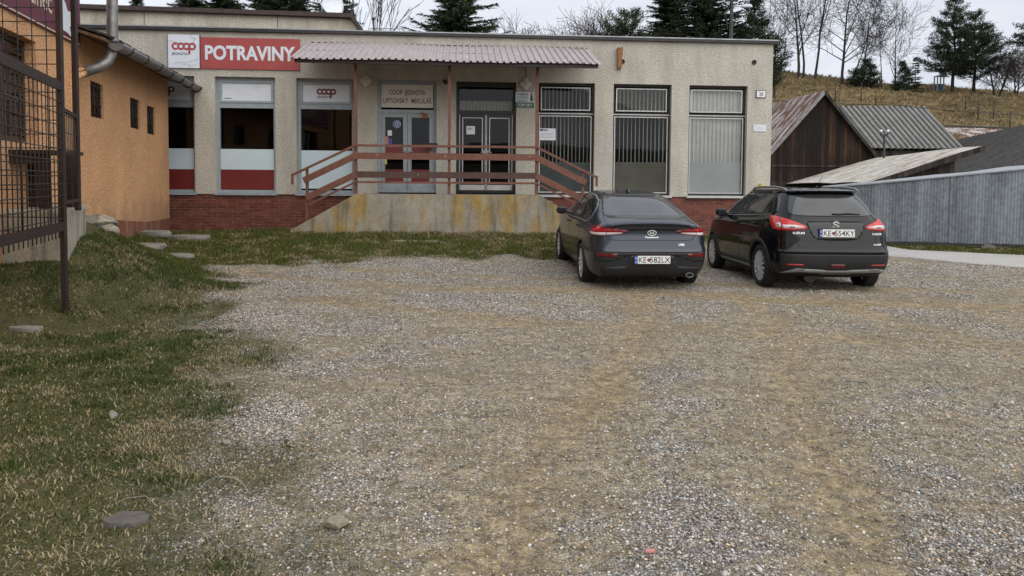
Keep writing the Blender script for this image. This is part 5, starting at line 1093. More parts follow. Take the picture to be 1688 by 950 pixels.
mb = MB(); mb.tube([(-.03, 0, zl - .05), (-.22, .0, zl - .6), (-.15, 0, zl - 1.1), (-.06, 0, zl - 1.2)], .018, 5); mb.build('cable', MT['black'], t)
# ================================================================== trees
def seg_mesh(name, segs, mat, parent=None, loc=(0, 0, 0), sides=3):
    A = np.array([s[0] for s in segs]); B = np.array([s[1] for s in segs]); r0 = np.array([s[2] for s in segs]); r1 = np.array([s[3] for s in segs])
    d = B - A; d /= np.linalg.norm(d, axis=1, keepdims=True) + 1e-9; h = np.where(np.abs(d[:, 2:3]) > .9, np.array([[1., 0, 0]]), np.array([[0, 0, 1.]])); a = np.cross(d, h); a /= np.linalg.norm(a, axis=1, keepdims=True); b = np.cross(d, a)
    n = len(A); V = np.empty((n, 2 * sides, 3))
    for k in range(sides):
        t = 2 * np.pi * k / sides; o = a * math.cos(t) + b * math.sin(t); V[:, k] = A + o * r0[:, None]; V[:, sides + k] = B + o * r1[:, None]
    F = np.concatenate([(np.arange(n) * 2 * sides)[:, None] + np.array([[k, (k + 1) % sides, sides + (k + 1) % sides, sides + k]]) for k in range(sides)])
    o = pile_mesh(name, V.reshape(-1, 3), F, None, mat); o.data.polygons.foreach_set('use_smooth', np.ones(len(F), bool))
    if parent: o.parent = parent
    o.location = loc; return o
def bare_tree(label, X, Y, z, H, seed, lean=0.0, spread=.55, droop=0.0, rad=.13, nb=9, start=.3, twig=.019, mat='bark_birch', depth=3, clump=1, group='bare trees on the hill', sparse=1.0):
    rnd = np.random.default_rng(seed); t = thing('bare_tree', label, 'tree', (X, Y, z - .2), group=group); trunk = []; crown = []
    def grow(p, d, L_, r, lev, out):
        n = 4 if lev else 7; pts = [p]; dirs = []
        for i in range(n):
            d = d + rnd.normal(0, .10 if lev else .045, 3) + np.array([0, 0, (.06 if lev < 2 else -.10 * droop) - (.05 * droop if lev else 0)]); d = d / np.linalg.norm(d); q = pts[-1] + d * L_ / n
            f0_, f1_ = 1 - .8 * i / n, 1 - .8 * (i + 1) / n; out.append((pts[-1], q, max(twig * .8, r * f0_), max(twig * .7, r * f1_))); pts.append(q); dirs.append(d)
        if lev >= depth: return
        k = int((nb * 1.35 if lev == 0 else 7 if lev == 1 else 6) * sparse); s0 = start if lev == 0 else .25
        for i in range(k):
            u = s0 + (1 - s0) * (i + rnd.random()) / k; j = min(n - 1, int(u * n)); b = pts[j] + (pts[j + 1] - pts[j]) * (u * n - j)
            ax = rnd.normal(0, 1, 3); ax -= dirs[j] * (ax @ dirs[j]); ax /= np.linalg.norm(ax); e = dirs[j] * (1 - spread * .5) + ax * spread * rnd.uniform(.7, 1.25); e[2] += .12; e /= np.linalg.norm(e)
            grow(b, e, L_ * (rnd.uniform(.42, .62) * (1.12 - .45 * u) if lev == 0 else rnd.uniform(.45, .7)), max(twig, r * (1 - .75 * u) * .55), lev + 1, crown)
    for c in range(clump):
        o = np.array([0, 0, 0.0]) if clump == 1 else np.array([rnd.normal(0, .35), rnd.normal(0, .35), 0]); d = np.array([lean + (rnd.normal(0, .16) if clump > 1 else 0), 0, 1.0]); grow(o, d / np.linalg.norm(d), H * (rnd.uniform(.8, 1) if clump > 1 else 1), rad, 0, trunk)
    seg_mesh('trunk', trunk, MT['bark'], t, sides=6); seg_mesh('branches', crown, MT[mat], t); return t
def X_at(px, Y): return (px - CX) / FPX * Y
RG = 'bare trees on the hill'
for px, Y, H, sd, kw, lab in (
    (1311, 82, 11.5, 1, dict(spread=.6, nb=11, rad=.17, start=.2), 'bare forked tree on the ridge just right of the shop corner'),
    (1319, 81, 13.5, 2, dict(spread=.32, nb=7, rad=.14, start=.45), 'tall thin bare tree with a straight trunk, second from the shop corner'),
    (1337, 81, 13.5, 3, dict(spread=.40, nb=9, rad=.15, start=.35), 'tall thin bare tree leaning slightly right, third from the shop corner'),
    (1382, 80, 11.5, 4, dict(spread=.85, nb=19, rad=.17, start=.2, droop=.6, lean=.04), 'large bare birch with fine drooping twigs on the ridge'),
    (1393, 80, 6.5, 5, dict(spread=.5, nb=7, rad=.11, lean=.45), 'small bare tree leaning strongly to the right under the birch'),
    (1414, 80, 9.5, 6, dict(spread=.45, nb=8, rad=.10, lean=.12, sparse=.75), 'slender bare tree to the right of the large birch'),
    (1447, 80, 7.0, 7, dict(spread=.4, nb=7, rad=.07, start=.2, sparse=.6), 'thin bare sapling between the birch and the rounded tree'),
    (1470, 80, 7.6, 8, dict(spread=.6, nb=12, rad=.11, start=.2, sparse=.85), 'rounded bare tree with fine upright twigs above the grey roof'),
    (1638, 78, 5.0, 9, dict(spread=.8, nb=13, rad=.12, start=.12, clump=2), 'wide dark bare tree on the ridge at the right edge'),
    (1670, 80, 4.2, 10, dict(spread=.8, nb=10, rad=.10, start=.12, clump=2), 'low spreading bare shrub tree at the far right of the ridge')):
    x = X_at(px, Y); bare_tree(lab, x, Y, hz_(x, Y), H, sd, **kw)
for px, Y, zt, sd, kw, lab in ((880, 62, 43, 21, dict(spread=.75, nb=14, rad=.12, start=.35, clump=2, mat='bark_red'), 'bare round crown showing above the roof, right of the spruce'), (925, 66, 43, 22, dict(spread=.7, nb=13, rad=.10, start=.35, clump=2, mat='bark_red', sparse=.8), 'faint bare crown above the canopy, between two rounder crowns'),
    (990, 58, 22, 23, dict(spread=.65, nb=16, rad=.12, start=.3, clump=3, mat='bark_red'), 'dense reddish bare crown left of the dark conifers'), (606, 40, -60, 24, dict(spread=.30, nb=9, rad=.07, start=.35, clump=3, sparse=.6), 'group of thin bare stems rising behind the raised roof end'),
    (1272, 70, 10, 25, dict(spread=.7, nb=12, rad=.12, start=.2), 'bare crown half hidden behind the right corner of the shop')):
    x = X_at(px, Y); z = hz_(x, Y); H = at(px, zt, Y)[2] - z; bare_tree(lab, x, Y, z, H * (.80 if sd != 24 else 1), sd, group='bare trees behind the shop', **kw)
def conifer(label, X, Y, z, H, W, seed, kind='spruce', group='conifers behind the shop', tone=1.0, base=.30, trunks=1, name=None):
    rnd = np.random.default_rng(seed); t = thing(name or ('pine_tree' if kind == 'pine' else 'spruce_tree'), label, 'tree', (X, Y, z - .2), group=group); V, Cc, trunk, limbs = [], [], [], []
    for c in range(trunks):
        ox = 0 if trunks == 1 else (c - .5) * W * .30; oy = rnd.normal(0, .3) * (trunks > 1); Hc = H * (1 if c == 0 else .86); Wc = W if trunks == 1 else W * .78
        nseg = 8; tp = [np.array([ox + .25 * math.sin(i * 1.1 + seed) * (kind == 'pine') * i / nseg, oy, Hc * i / nseg]) for i in range(nseg + 1)]
        for i in range(nseg): trunk.append((tp[i], tp[i + 1], H * .017 * (1 - .9 * i / nseg) + .01, H * .017 * (1 - .9 * (i + 1) / nseg) + .01))
        nw = max(16, int(Hc * (3.4 if kind == 'spruce' else 2.1)))
        for w_ in range(nw):
            u = base + (1 - base) * (w_ + rnd.random() * .6) / nw; zc = Hc * u; cx_ = np.interp(zc, [q[2] for q in tp], [q[0] for q in tp]); rel_ = (u - base) / (1 - base)
            L0 = Wc / 2 * ((1 - rel_) ** .85 if kind == 'spruce' else (min(1, (1.04 - rel_) * 1.15) ** .9 * (.6 + .4 * min(1, rel_ * 4 + .25)))) + .12
            for b in range(int(7 + W * .22)):
                az = rnd.uniform(0, 2 * math.pi); L_ = L0 * rnd.uniform(.45, 1.15); up = rnd.uniform(-.28, .14) if kind == 'spruce' else rnd.uniform(-.12, .4)
                if u > .88: up += .5
                d = np.array([math.cos(az), math.sin(az), up]); o = np.array([cx_, oy, zc]); tip = o + d * L_; limbs.append((o, tip, .012 + .012 * L_, .008)); m = max(4, int(L_ * (11 if kind == 'spruce' else 9)))
                nq = 6 if kind == 'spruce' else 7; k = m * nq; f = (np.repeat(np.arange(m), nq) + np.repeat(rnd.random(m), nq)) / m; f = f if kind == 'spruce' else .38 + .62 * f ** .8
                p = o + d * (L_ * f)[:, None]; p[:, 2] += .22 * f * f * L_ * (.5 if kind == 'spruce' else .6)
                if kind == 'spruce':
                    a_ = az + np.where(rnd.random(k) < .5, -1, 1) * rnd.uniform(.3, 1.2, k); e = np.stack([np.cos(a_), np.sin(a_), rnd.uniform(-.6, .35, k)], 1); ln = rnd.uniform(.16, .40, k) * (1.15 - .5 * f) * (.6 + .05 * H); wd = ln * .24
                else:
                    e = rnd.normal(0, 1, (k, 3)) + d * .7 + np.array([0, 0, .45]); e /= np.linalg.norm(e, axis=1, keepdims=True); ln = rnd.uniform(.16, .34, k); wd = ln * .24; p = p + rnd.normal(0, .12, (k, 3))
                s_ = np.cross(e, rnd.normal(0, 1, (k, 3))); s_ /= np.linalg.norm(s_, axis=1, keepdims=True) + 1e-9
                V.append(np.stack([p - s_ * (wd * .5)[:, None], p + s_ * (wd * .5)[:, None], p + e * ln[:, None]], 1)); g = rnd.random((k, 1)); Cc.append((np.array([[.018, .030, .016]]) * (1 - g) + np.array([[.068, .090, .044]]) * g) * tone * np.where(rnd.random((k, 1)) < .08, 1.5, 1))
    [seg_mesh('trunk', trunk[i:i + 8], MT['bark'], t, sides=7) for i in range(0, len(trunk), 8)]; seg_mesh('limbs', limbs, MT['bark'], t)
    V = np.concatenate(V).reshape(-1, 3); F = np.arange(len(V)).reshape(-1, 3); o = pile_mesh('crown', V, F, np.repeat(np.concatenate(Cc), 3, 0), MT['needle']); o.parent = t; return t
def con_at(label, px, Y, py_top, wpx, seed, **kw):
    x = X_at(px, Y); z = hz_(x, Y); H = at(px, py_top, Y)[2] - z; conifer(label, x, Y, z, H, wpx * Y / FPX, seed, **kw)
con_at('large spruce standing alone in the middle above the canopy', 755, 46, -60, 310, 31, tone=1.15)
for i, (px, top_, wp, lab) in enumerate(((318, -60, 170, 'dark spruce above the square white sign'), (372, -50, 200, 'broad dark spruce above the left window, second from the left'), (436, -55, 150, 'narrow dark spruce above the red sign, left of the pair'), (462, -80, 160, 'dark spruce of the close pair above the red sign'), (492, -45, 130, 'small dark spruce just left of the satellite dish'), (550, -80, 145, 'dark spruce right of the satellite dish'), (232, -20, 80, 'small spruce behind the downpipe at the left'))):
    con_at(lab, px, 52 + (i % 3) * 3, top_, wp, 40 + i, tone=.8)
con_at('low broad green pine, leftmost of the conifers above the right roof', 1035, 56, 20, 215, 60, kind='pine', tone=1.25)
con_at('dark slim spruce behind the low broad pine', 1098, 58, -45, 180, 61, tone=.75)
con_at('tall dense dark spruce left of the street lamp', 1158, 54, -70, 240, 62, tone=.8)
con_at('open dark pine right of the street lamp', 1232, 56, -6, 125, 63, kind='pine', tone=.75, base=.34)
HG = 'conifers on the hill'
con_at('small dark juniper like bush on the ridge right of the birch', 1420, 79, 98, 62, 64, kind='pine', group=HG, tone=.8, base=.0, name='conifer_bush')
con_at('small round young pine, left of two on the ridge above the grey roof', 1482, 79, 101, 30, 65, kind='pine', group=HG, tone=1.0, base=.02)
con_at('small pointed young spruce, right of two on the ridge above the grey roof', 1502, 79, 92, 34, 66, group=HG, tone=1.0, base=.02)
con_at('big two stemmed pine standing dark on the ridge at the right', 1583, 78, -6, 140, 67, kind='pine', group=HG, tone=.72, base=.2, trunks=2)
con_at('dark pine whose branches reach in at the right edge of the ridge', 1738, 66, 14, 150, 68, kind='pine', group=HG, tone=.72, base=.60)
x = X_at(1655, 79)
def tufts():
    n = 70000; x, y = RNG.uniform(16, 72, n), RNG.uniform(36, 85, n); k = in_view(x, y, hill_h(x, y), 60) & (x > .36 * y - 4); x, y = x[k], y[k]; c = fbm(x * .5, y * .9, 201, 4); k = RNG.random(len(x)) < sstep(.38, .62, c) * .9 + .1; x, y = x[k], y[k]; n = len(x); z = hill_h(x, y) - .05
    az = RNG.uniform(0, 2 * np.pi, n); h = RNG.uniform(.12, .42, n); w_ = RNG.uniform(.03, .09, n); ln = RNG.uniform(.1, .45, n)
    V = np.empty((n, 3, 3)); V[:, 0] = np.stack([x - w_, y, z], 1); V[:, 1] = np.stack([x + w_, y, z], 1); V[:, 2] = np.stack([x + np.cos(az) * ln, y + np.sin(az) * ln, z + h], 1)
    t = RNG.random((n, 1)); col = np.array([[.10, .075, .04]]) * (1 - t) + np.array([[.40, .31, .17]]) * t
    pile_mesh('dry_grass', V.reshape(-1, 3), np.arange(3 * n).reshape(-1, 3), np.repeat(col, 3, 0), MT['blade'], 'stuff')
tufts()
# fence posts on the hillside, small booth
for i, (px, Y) in enumerate(((1283, 60), (1372, 66), (1414, 66), (1439, 62), (1472, 56), (1541, 50), (1586, 69), (1607, 63), (1632, 64), (1660, 58), (1685, 54))):
    x = X_at(px, Y); z = hz_(x, Y); mb = MB(); h_ = 1.5 + .2 * (i % 3); mb.tube([(0, 0, -.3), (.04 * (i % 3 - 1), 0, h_)], [.055, .04], 6); mb.tube([(-.02, 0, h_ - .1), (.10, 0, h_ - .16)], .02, 4); o = mb.build('fence_post', MT['bark']); o.location = (x, Y, z)
    tag(o, 'thin grey fence post standing on the dry grass hillside', 'fence post', 'fence posts on the hillside')
x = X_at(1541, 80); z = hz_(x, 80)
t = thing('booth', 'small open booth with teal lower panel on the ridge left of the pine', 'booth', (x, 80, z)); mb = MB()
for a in (-.36, .36):
    for b in (-.3, .3): mb.box(a - .05, a + .05, b - .05, b + .05, -.3, 1.75)
mb.box(-.42, .42, -.36, .36, 1.75, 1.83); mb.build('frame', MT['frame_blue'], t); mb = MB(); mb.box(-.35, .35, -.28, -.22, 0, .85); mb.box(-.35, -.30, -.2, .3, 0, .85); mb.build('panel', plain('teal_panel', (.045, .10, .125), .6), t)
x = X_at(1680, 79); mb = MB()
# ================================================================== cars
def pchip(x, y, q):
    x, y, q = np.asarray(x, float), np.asarray(y, float), np.asarray(q, float); h = np.diff(x); d = np.diff(y) / h; m = np.zeros(len(x))
    for i in range(1, len(x) - 1):
        if d[i - 1] * d[i] > 0: w1, w2 = 2 * h[i] + h[i - 1], h[i] + 2 * h[i - 1]; m[i] = (w1 + w2) / (w1 / d[i - 1] + w2 / d[i])
    m[0], m[-1] = d[0], d[-1]; i = np.clip(np.searchsorted(x, q) - 1, 0, len(x) - 2); t = (q - x[i]) / h[i]
    return (2 * t**3 - 3 * t**2 + 1) * y[i] + (t**3 - 2 * t**2 + t) * h[i] * m[i] + (-2 * t**3 + 3 * t**2) * y[i + 1] + (t**3 - t**2) * h[i] * m[i + 1]
class Body:
    """car body as a stack of rounded outlines; local x right, y forward, z up, origin under the rear axle"""
    def __init__(s, T, ym, warp=None): s.T = np.array(T, float); s.ym = ym; s.warp = warp; s._c = {}
    def par(s, z): return [float(pchip(s.T[:, 0], s.T[:, k], [z])[0]) for k in range(1, 6)]
    def outline(s, z, n=420):
        k = round(z, 4)
        if k in s._c: return s._c[k]
        yr, yf, w_, nr, nf = s.par(z); ph = np.linspace(0, math.pi, n); c, sn = np.cos(ph), np.sin(ph); ex = np.where(c >= 0, 2 / nr, 2 / nf)
        x = w_ * np.abs(sn) ** ex; y = np.where(c >= 0, s.ym - (s.ym - yr) * np.abs(c) ** ex, s.ym + (yf - s.ym) * np.abs(c) ** ex)
        L_ = np.r_[0, np.cumsum(np.hypot(np.diff(x), np.diff(y)))]; s._c[k] = (x, y, L_); return s._c[k]
    def wp(s, p): return s.warp(p) if s.warp else p
    def rear(s, u, z):
        x, y, L_ = s.outline(z); a = abs(u); return s.wp(np.array([math.copysign(np.interp(a, L_, x), u) if u else 0.0, np.interp(a, L_, y), z]))
    def side(s, y, z, sg=-1):
        x, yy, L_ = s.outline(z); return s.wp(np.array([sg * np.interp(y, yy, x), y, z]))
    def patch(s, mb, poly, mode='rear', sg=-1, out=.004, step=.035, mi=0, smooth=True, inset=.004, chaikin=0):
        for _ in range(chaikin): poly = [tuple(np.array(a) * w_ + np.array(b) * (1 - w_)) for a, b in zip(poly, poly[1:] + poly[:1]) for w_ in (.75, .25)]
        f = (lambda u, v: s.rear(u, v)) if mode == 'rear' else (lambda u, v: s.side(u, v, sg))
        bm = bmesh.new(); bm.faces.new([bm.verts.new((u, v, 0)) for u, v in poly])
        for ax in (0, 1):
            lo, hi = min(p[ax] for p in poly), max(p[ax] for p in poly); k = lo + step
            while k < hi:
                co = [0, 0, 0]; co[ax] = k; no = [0, 0, 0]; no[ax] = 1; bmesh.ops.bisect_plane(bm, geom=bm.verts[:] + bm.edges[:] + bm.faces[:], plane_co=co, plane_no=no, dist=1e-6); k += step
        bmesh.ops.triangulate(bm, faces=[fc for fc in bm.faces if len(fc.verts) > 4])
        bm.verts.ensure_lookup_table(); P, Nn = [], []
        for v in bm.verts:
            u, z = v.co.x, v.co.y; e = .004; p = f(u, z); a = f(u + e, z) - f(u - e, z); b = f(u, z + e) - f(u, z - e); n_ = np.cross(a, b); n_ /= np.linalg.norm(n_) + 1e-12
            if mode == 'rear' and n_[1] > .15 and n_[2] < .3: n_ = -n_
            if mode == 'side' and n_[0] * sg < 0: n_ = -n_
            if mode == 'rear' and abs(u) < .5 and n_[1] > 0 and n_[2] < .2: n_ = -n_
            P.append(p); Nn.append(n_)
        P, Nn = np.array(P), np.array(Nn); b0 = len(P); vs = [tuple(p) for p in P + Nn * out]; fs = [tuple(v.index for v in fc.verts) for fc in bm.faces]
        bm.verts.index_update()
        be = [(e_.verts[0].index, e_.verts[1].index) for e_ in bm.edges if len(e_.link_faces) == 1]
        ids = sorted({i for e_ in be for i in e_}); mp_ = {i: b0 + j for j, i in enumerate(ids)}; vs += [tuple(P[i] - Nn[i] * inset) for i in ids]
        b = len(mb.v); mb.add(vs, fs, mi, smooth); mb.add([], [])
        for i, j in be: mb.f.append((b + i, b + j, b + mp_[j], b + mp_[i])); mb.m.append(mi); mb.sm.append(False)
        bm.free()
    def stripe(s, mb, pts, wd, mode='rear', sg=-1, out=.003, mi=0, n=14):
        out_ = []
        for a, b in zip(pts[:-1], pts[1:]): out_ += [np.array(a) + (np.array(b) - np.array(a)) * i / n for i in range(n)]
        out_.append(np.array(pts[-1])); f = (lambda u, v: s.rear(u, v)) if mode == 'rear' else (lambda u, v: s.side(u, v, sg)); vs = []
        for i, p in enumerate(out_):
            d = out_[min(i + 1, len(out_) - 1)] - out_[max(i - 1, 0)]; d = d / (np.linalg.norm(d) + 1e-9); q = np.array([-d[1], d[0]]) * wd / 2
            for sg_ in (-1, 1):
                u, z = p + q * sg_; P = f(u, z); e = .004; a = f(u + e, z) - f(u - e, z); b = f(u, z + e) - f(u, z - e); nn = np.cross(a, b); nn /= np.linalg.norm(nn) + 1e-12
                if (mode == 'side' and nn[0] * sg < 0) or (mode == 'rear' and nn[1] > .15 and nn[2] < .3): nn = -nn
                vs.append(tuple(P + nn * out))
        mb.add(vs, [(2 * i, 2 * i + 1, 2 * i + 3, 2 * i + 2) for i in range(len(out_) - 1)], mi, True)
    def hull(s, name, paint, liner, wheels, Rw, parent, xin=.52):
        zs = []; 
        for a, b in zip(s.T[:-1, 0], s.T[1:, 0]): k = max(1, int((b - a) / .018)); zs += list(a + (b - a) * np.arange(k) / k)
        zs.append(s.T[-1, 0]); n = 72; V = []
        for z in zs:
            x, y, L_ = s.outline(z); t = np.linspace(0, L_[-1], n); xx, yy = np.interp(t, L_, x), np.interp(t, L_, y)
            ring = [(xx[i], yy[i], z) for i in range(n)] + [(-xx[i], yy[i], z) for i in range(n - 2, 0, -1)]; V += [tuple(s.wp(np.array(p))) for p in ring]
        m = 2 * n - 2; F = [(r_ * m + i, r_ * m + (i + 1) % m, (r_ + 1) * m + (i + 1) % m, (r_ + 1) * m + i) for r_ in range(len(zs) - 1) for i in range(m)]
        F += [tuple(reversed(range(m))), tuple((len(zs) - 1) * m + i for i in range(m))]
        mb = MB(); mb.add(V, F, 0, True); o = mb.build(name, [paint, liner], None); cut = []
        for y0 in wheels:
            for sg in (-1, 1):
                c = MB(); M_ = Matrix.Translation((0, y0, Rw - .015)) @ Matrix.Rotation(R(90), 4, 'Y'); x0, x1 = sorted((sg * xin, sg * 1.2)); prof = [(0, x0), (Rw + .055, x0), (Rw + .055, x1), (0, x1)]
                k = 40; vs = [tuple(M_ @ Vector((r_ * math.cos(2 * math.pi * j / k), r_ * math.sin(2 * math.pi * j / k), h))) for r_, h in prof[1:3] for j in range(k)]
                c.add(vs, [(j, (j + 1) % k, k + (j + 1) % k, k + j) for j in range(k)] + [tuple(range(k)), tuple(range(k, 2 * k))], 0); co = c.build('cutter', [liner]); cut.append(co)
        for co in cut: md = o.modifiers.new('b', 'BOOLEAN'); md.object = co; md.solver = 'EXACT'; md.operation = 'DIFFERENCE'; md.material_mode = 'TRANSFER'
        dg = bpy.context.evaluated_depsgraph_get(); dg.update(); me = bpy.data.meshes.new_from_object(o.evaluated_get(dg)); o.modifiers.clear(); o.data = me
        for co in cut: bpy.data.objects.remove(co)
        for f_ in me.polygons: f_.use_smooth = True
        me.set_sharp_from_angle(angle=R(38)); o.parent = parent; return o
def car_paint(name, c, metal, rough=.28):
    m, nt, p = newmat(name); v = coords(nt); n = noise(nt, v, 3.5, 5, .65); dust = ramp(nt, noise(nt, coords(nt, (1, 1, 2)), 2.2, 6, .7), [(.35, 0.0), (.75, 1.0)])
    sx = N(nt, 'ShaderNodeSeparateXYZ', {0: N(nt, 'ShaderNodeTexCoord').outputs['Object']}); low = math_(nt, 'SUBTRACT', 1.0, math_(nt, 'DIVIDE', sx.outputs[2], .62), clamp=True)
    dk = math_(nt, 'MULTIPLY', math_(nt, 'ADD', math_(nt, 'MULTIPLY', low, .18), .004), dust)
    S(nt, p, Base_Color=mixc(nt, dk, c, (.20, .165, .12)), Metallic=metal, Specular_IOR_Level=.55 if metal else .36, Roughness=ramp(nt, dk, [(0, rough), (.5, .6)]), Coat_Weight=0.25 if metal else 0.0, Coat_Roughness=ramp(nt, dk, [(0, .05), (.5, .5)])); return m
MT['paint_grey'] = car_paint('dark_grey_metallic', (.034, .040, .054), .5, .18); MT['paint_black'] = car_paint('black_paint', (.0035, .0036, .0045), .0, .05)
MT['car_glass'] = plain('dark_car_glass', (.018, .020, .022), .045, var=.25, scale=2, spec=.7); MT['car_glass_light'] = plain('rear_car_glass', (.040, .043, .046), .05, var=.35, scale=3.0, spec=.6)
MT['lamp_red'] = plain('tail_lamp_red', (.46, .010, .012), .15, var=.2, coat=.3); MT['lamp_dark'] = plain('tail_lamp_dark_red', (.13, .008, .011), .15, var=.2, coat=.3)
MT['lamp_clear'] = plain('tail_lamp_clear', (.56, .48, .48), .15, var=.08, coat=.3); MT['grey_trim'] = plain('matt_grey_trim', (.013, .013, .014), .6, var=.2)
def wheel(parent, y, sg, Rw, wd, track, style):
    """wheel as a part: tyre and rim below it"""
    w_ = bpy.data.objects.new('wheel', None); COL.objects.link(w_); w_.parent = parent; w_.location = (sg * track, y, Rw); M_ = Matrix.Rotation(R(90) * sg, 4, 'Y'); rr = Rw * .735; h = wd / 2
    prof = [(rr - .01, -h * .8), (rr + .012, -h), (Rw - .045, -h * 1.04), (Rw - .012, -h * .86), (Rw, -h * .55), (Rw, h * .55), (Rw - .012, h * .86), (Rw - .045, h * 1.04), (rr + .012, h), (rr - .012, h * .84), (rr - .02, h * .3)]
    mb = MB(); mb.lathe(prof, 48, M_); n = 64
    for i in range(n):
        a = 2 * math.pi * i / n; c, s_ = math.cos(a), math.sin(a); T = M_ @ Matrix.Rotation(a, 4, 'Z'); mb.box(Rw - .002, Rw + .004, -.007, .007, -h * .7, -h * .12, 0, T); mb.box(Rw - .002, Rw + .004, -.007, .007, h * .12, h * .7, 0, T)
    ty = mb.build('tyre', MT['rubber'], w_, fix=False)
    mb = MB(); f = h * .80
    mb.lathe([(rr, f * 1.02), (rr - .018, f * 1.02), (rr - .026, f * .8), (rr - .03, 0)], 48, M_, 0)
    if style == 'alloy':
        for k in range(5):
            for dt in (-.17, .17):
                a = 2 * math.pi * k / 5 + .3; T = M_ @ Matrix.Rotation(a, 4, 'Z'); a1, a2 = dt * .55, dt; p0, p1 = Vector((.05 * math.cos(a1), .05 * math.sin(a1) + dt * .08, f * .86)), Vector(((rr - .012) * math.cos(a2), (rr - .012) * math.sin(a2), f * .95)); mb.bar(tuple(T @ p0), tuple(T @ p1), .026, .03, tuple((T.to_3x3() @ Vector((0, 0, 1)))), 0)
        mb.lathe([(0, f * .94), (.05, f * .93), (.065, f * .8), (.065, f * .3)], 20, M_, 0)
    else:
        for k in range(14):
            a = 2 * math.pi * k / 14; T = M_ @ Matrix.Rotation(a, 4, 'Z'); mb.bar(tuple(T @ Vector((.05, 0, f * 1.05))), tuple(T @ Vector((rr - .016, .018, f * .98))), .030, .02, tuple(T.to_3x3() @ Vector((0, 0, 1))), 0)
        mb.lathe([(0, f * 1.14), (.04, f * 1.13), (.062, f * 1.04), (.065, f * .6)], 24, M_, 0)
    rim = mb.build('rim', [MT['alloy']], w_, sharp=35)
    mb = MB(); mb.lathe([(0, f * .25), (rr - .03, f * .25)], 40, M_); mb.build('brake_disc', MT['alloy_dark'] if style == 'alloy' else MT['black'], w_)
    return w_
def plate(parent, body, zc, y_off, txt1, txt2):
    """registration plate: white board, blue band, raised letters, small shield"""
    y = body.rear(0, zc)[1] - y_off; W, H = .52, .113; o = bpy.data.objects.new('license_plate', None); COL.objects.link(o); o.parent = parent; o.location = (0, y, zc)
    mb = MB(); mb.box(-W / 2 - .008, W / 2 + .008, -.004, .02, -H / 2 - .012, H / 2 + .006); mb.build('plate_holder', MT['black'], o)
    mb = MB(); mb.box(-W / 2 + .045, W / 2, -.009, -.0045, -H / 2, H / 2); mb.build('plate_board', MT['white_plate'], o); mb = MB(); mb.box(-W / 2, -W / 2 + .0448, -.009, -.0045, -H / 2, H / 2); mb.build('blue_band', MT['plate_blue'], o)
    mb = MB(); put_text(mb, txt1, -.145, -.009, -.040, .080, .108, .002, th=.002); put_text(mb, txt2, .110, -.009, -.040, .080, .292, .002, th=.002)
    mb.prism([(-.075, .018), (-.025, .018), (-.025, -.012), (-.05, -.032), (-.075, -.012)], -.0115, -.0095); mb.build('lettering', MT['ink'], o, fix=False)
    mb = MB(); mb.prism([(-.066, .010), (-.034, .010), (-.034, -.008), (-.05, -.022), (-.066, -.008)], -.0125, -.0117); mb.build('shield', MT['logo_red'], o)
    mb = MB(); put_text(mb, 'SK', -W / 2 + .0225, -.009, -.045, .022, .03, .01, th=.001); mb.lathe([(.011, .0), (.016, .0)], 12, Matrix.Translation((-W / 2 + .0225, -.0105, .022)) @ Matrix.Rotation(R(90), 4, 'X')); mb.build('band_print', MT['sign_white'], o, fix=False)
def rear_text(mb, body, txt, u, z, h, wd, bold=.01, out=.006, italic=0.0):
    vs, fs = text_geo(txt, bold); x = vs[:, 0]; x = (x - (x.min() + x.max()) / 2) / (x.max() - x.min()) * wd; P = []
    for a, b in zip(x, vs[:, 1] * h): p = body.rear(u + a + italic * b, z + b); P.append((p[0], p[1] - out, p[2]))
    mb.add(P, fs)
def mirror_part(parent, x, y, z, sg, mat, cap):
    mb = MB(); n = 14; vs = []; m = 9
    for i in range(m):
        f = i / (m - 1); xx = sg * (-.02 + .20 * f); r_ = .085 * (1 - abs(2 * f - 1) ** 3.0) ** .5 + .004
        for k in range(n): a = 2 * math.pi * k / n; vs.append((x + xx, y + .62 * r_ * math.cos(a) * (1.0 if math.cos(a) < 0 else 1.25), z + r_ * .80 * math.sin(a)))
    mb.add(vs, [(i * n + k, i * n + (k + 1) % n, (i + 1) * n + (k + 1) % n, (i + 1) * n + k) for i in range(m - 1) for k in range(n)], 0, True); mb.bar((x - sg * .06, y + .02, z - .05), (x + sg * .04, y + .01, z - .03), .05, .035)
    o = mb.build('side_mirror', mat, parent)
    mb = MB(); mb.box(min(x + sg * .01, x + sg * .15), max(x + sg * .01, x + sg * .15), y - .060, y - .052, z - .045, z + .045); mb.build('mirror_glass', MT['car_glass'], o)
def handle(parent, body, y, z, sg, mat):
    mb = MB(); p0, p1 = body.side(y - .09, z, sg), body.side(y + .09, z, sg); o_ = np.array([sg * .030, 0, 0]); mb.tube([p0 + o_ * .2, p0 + o_ + [0, .02, 0], p1 + o_ - [0, .02, 0], p1 + o_ * .2], .0125, 8); mb.build('door_handle', mat, parent)
rot2 = lambda pts, sg: pts if sg > 0 else [(-u, z) for u, z in pts][::-1]

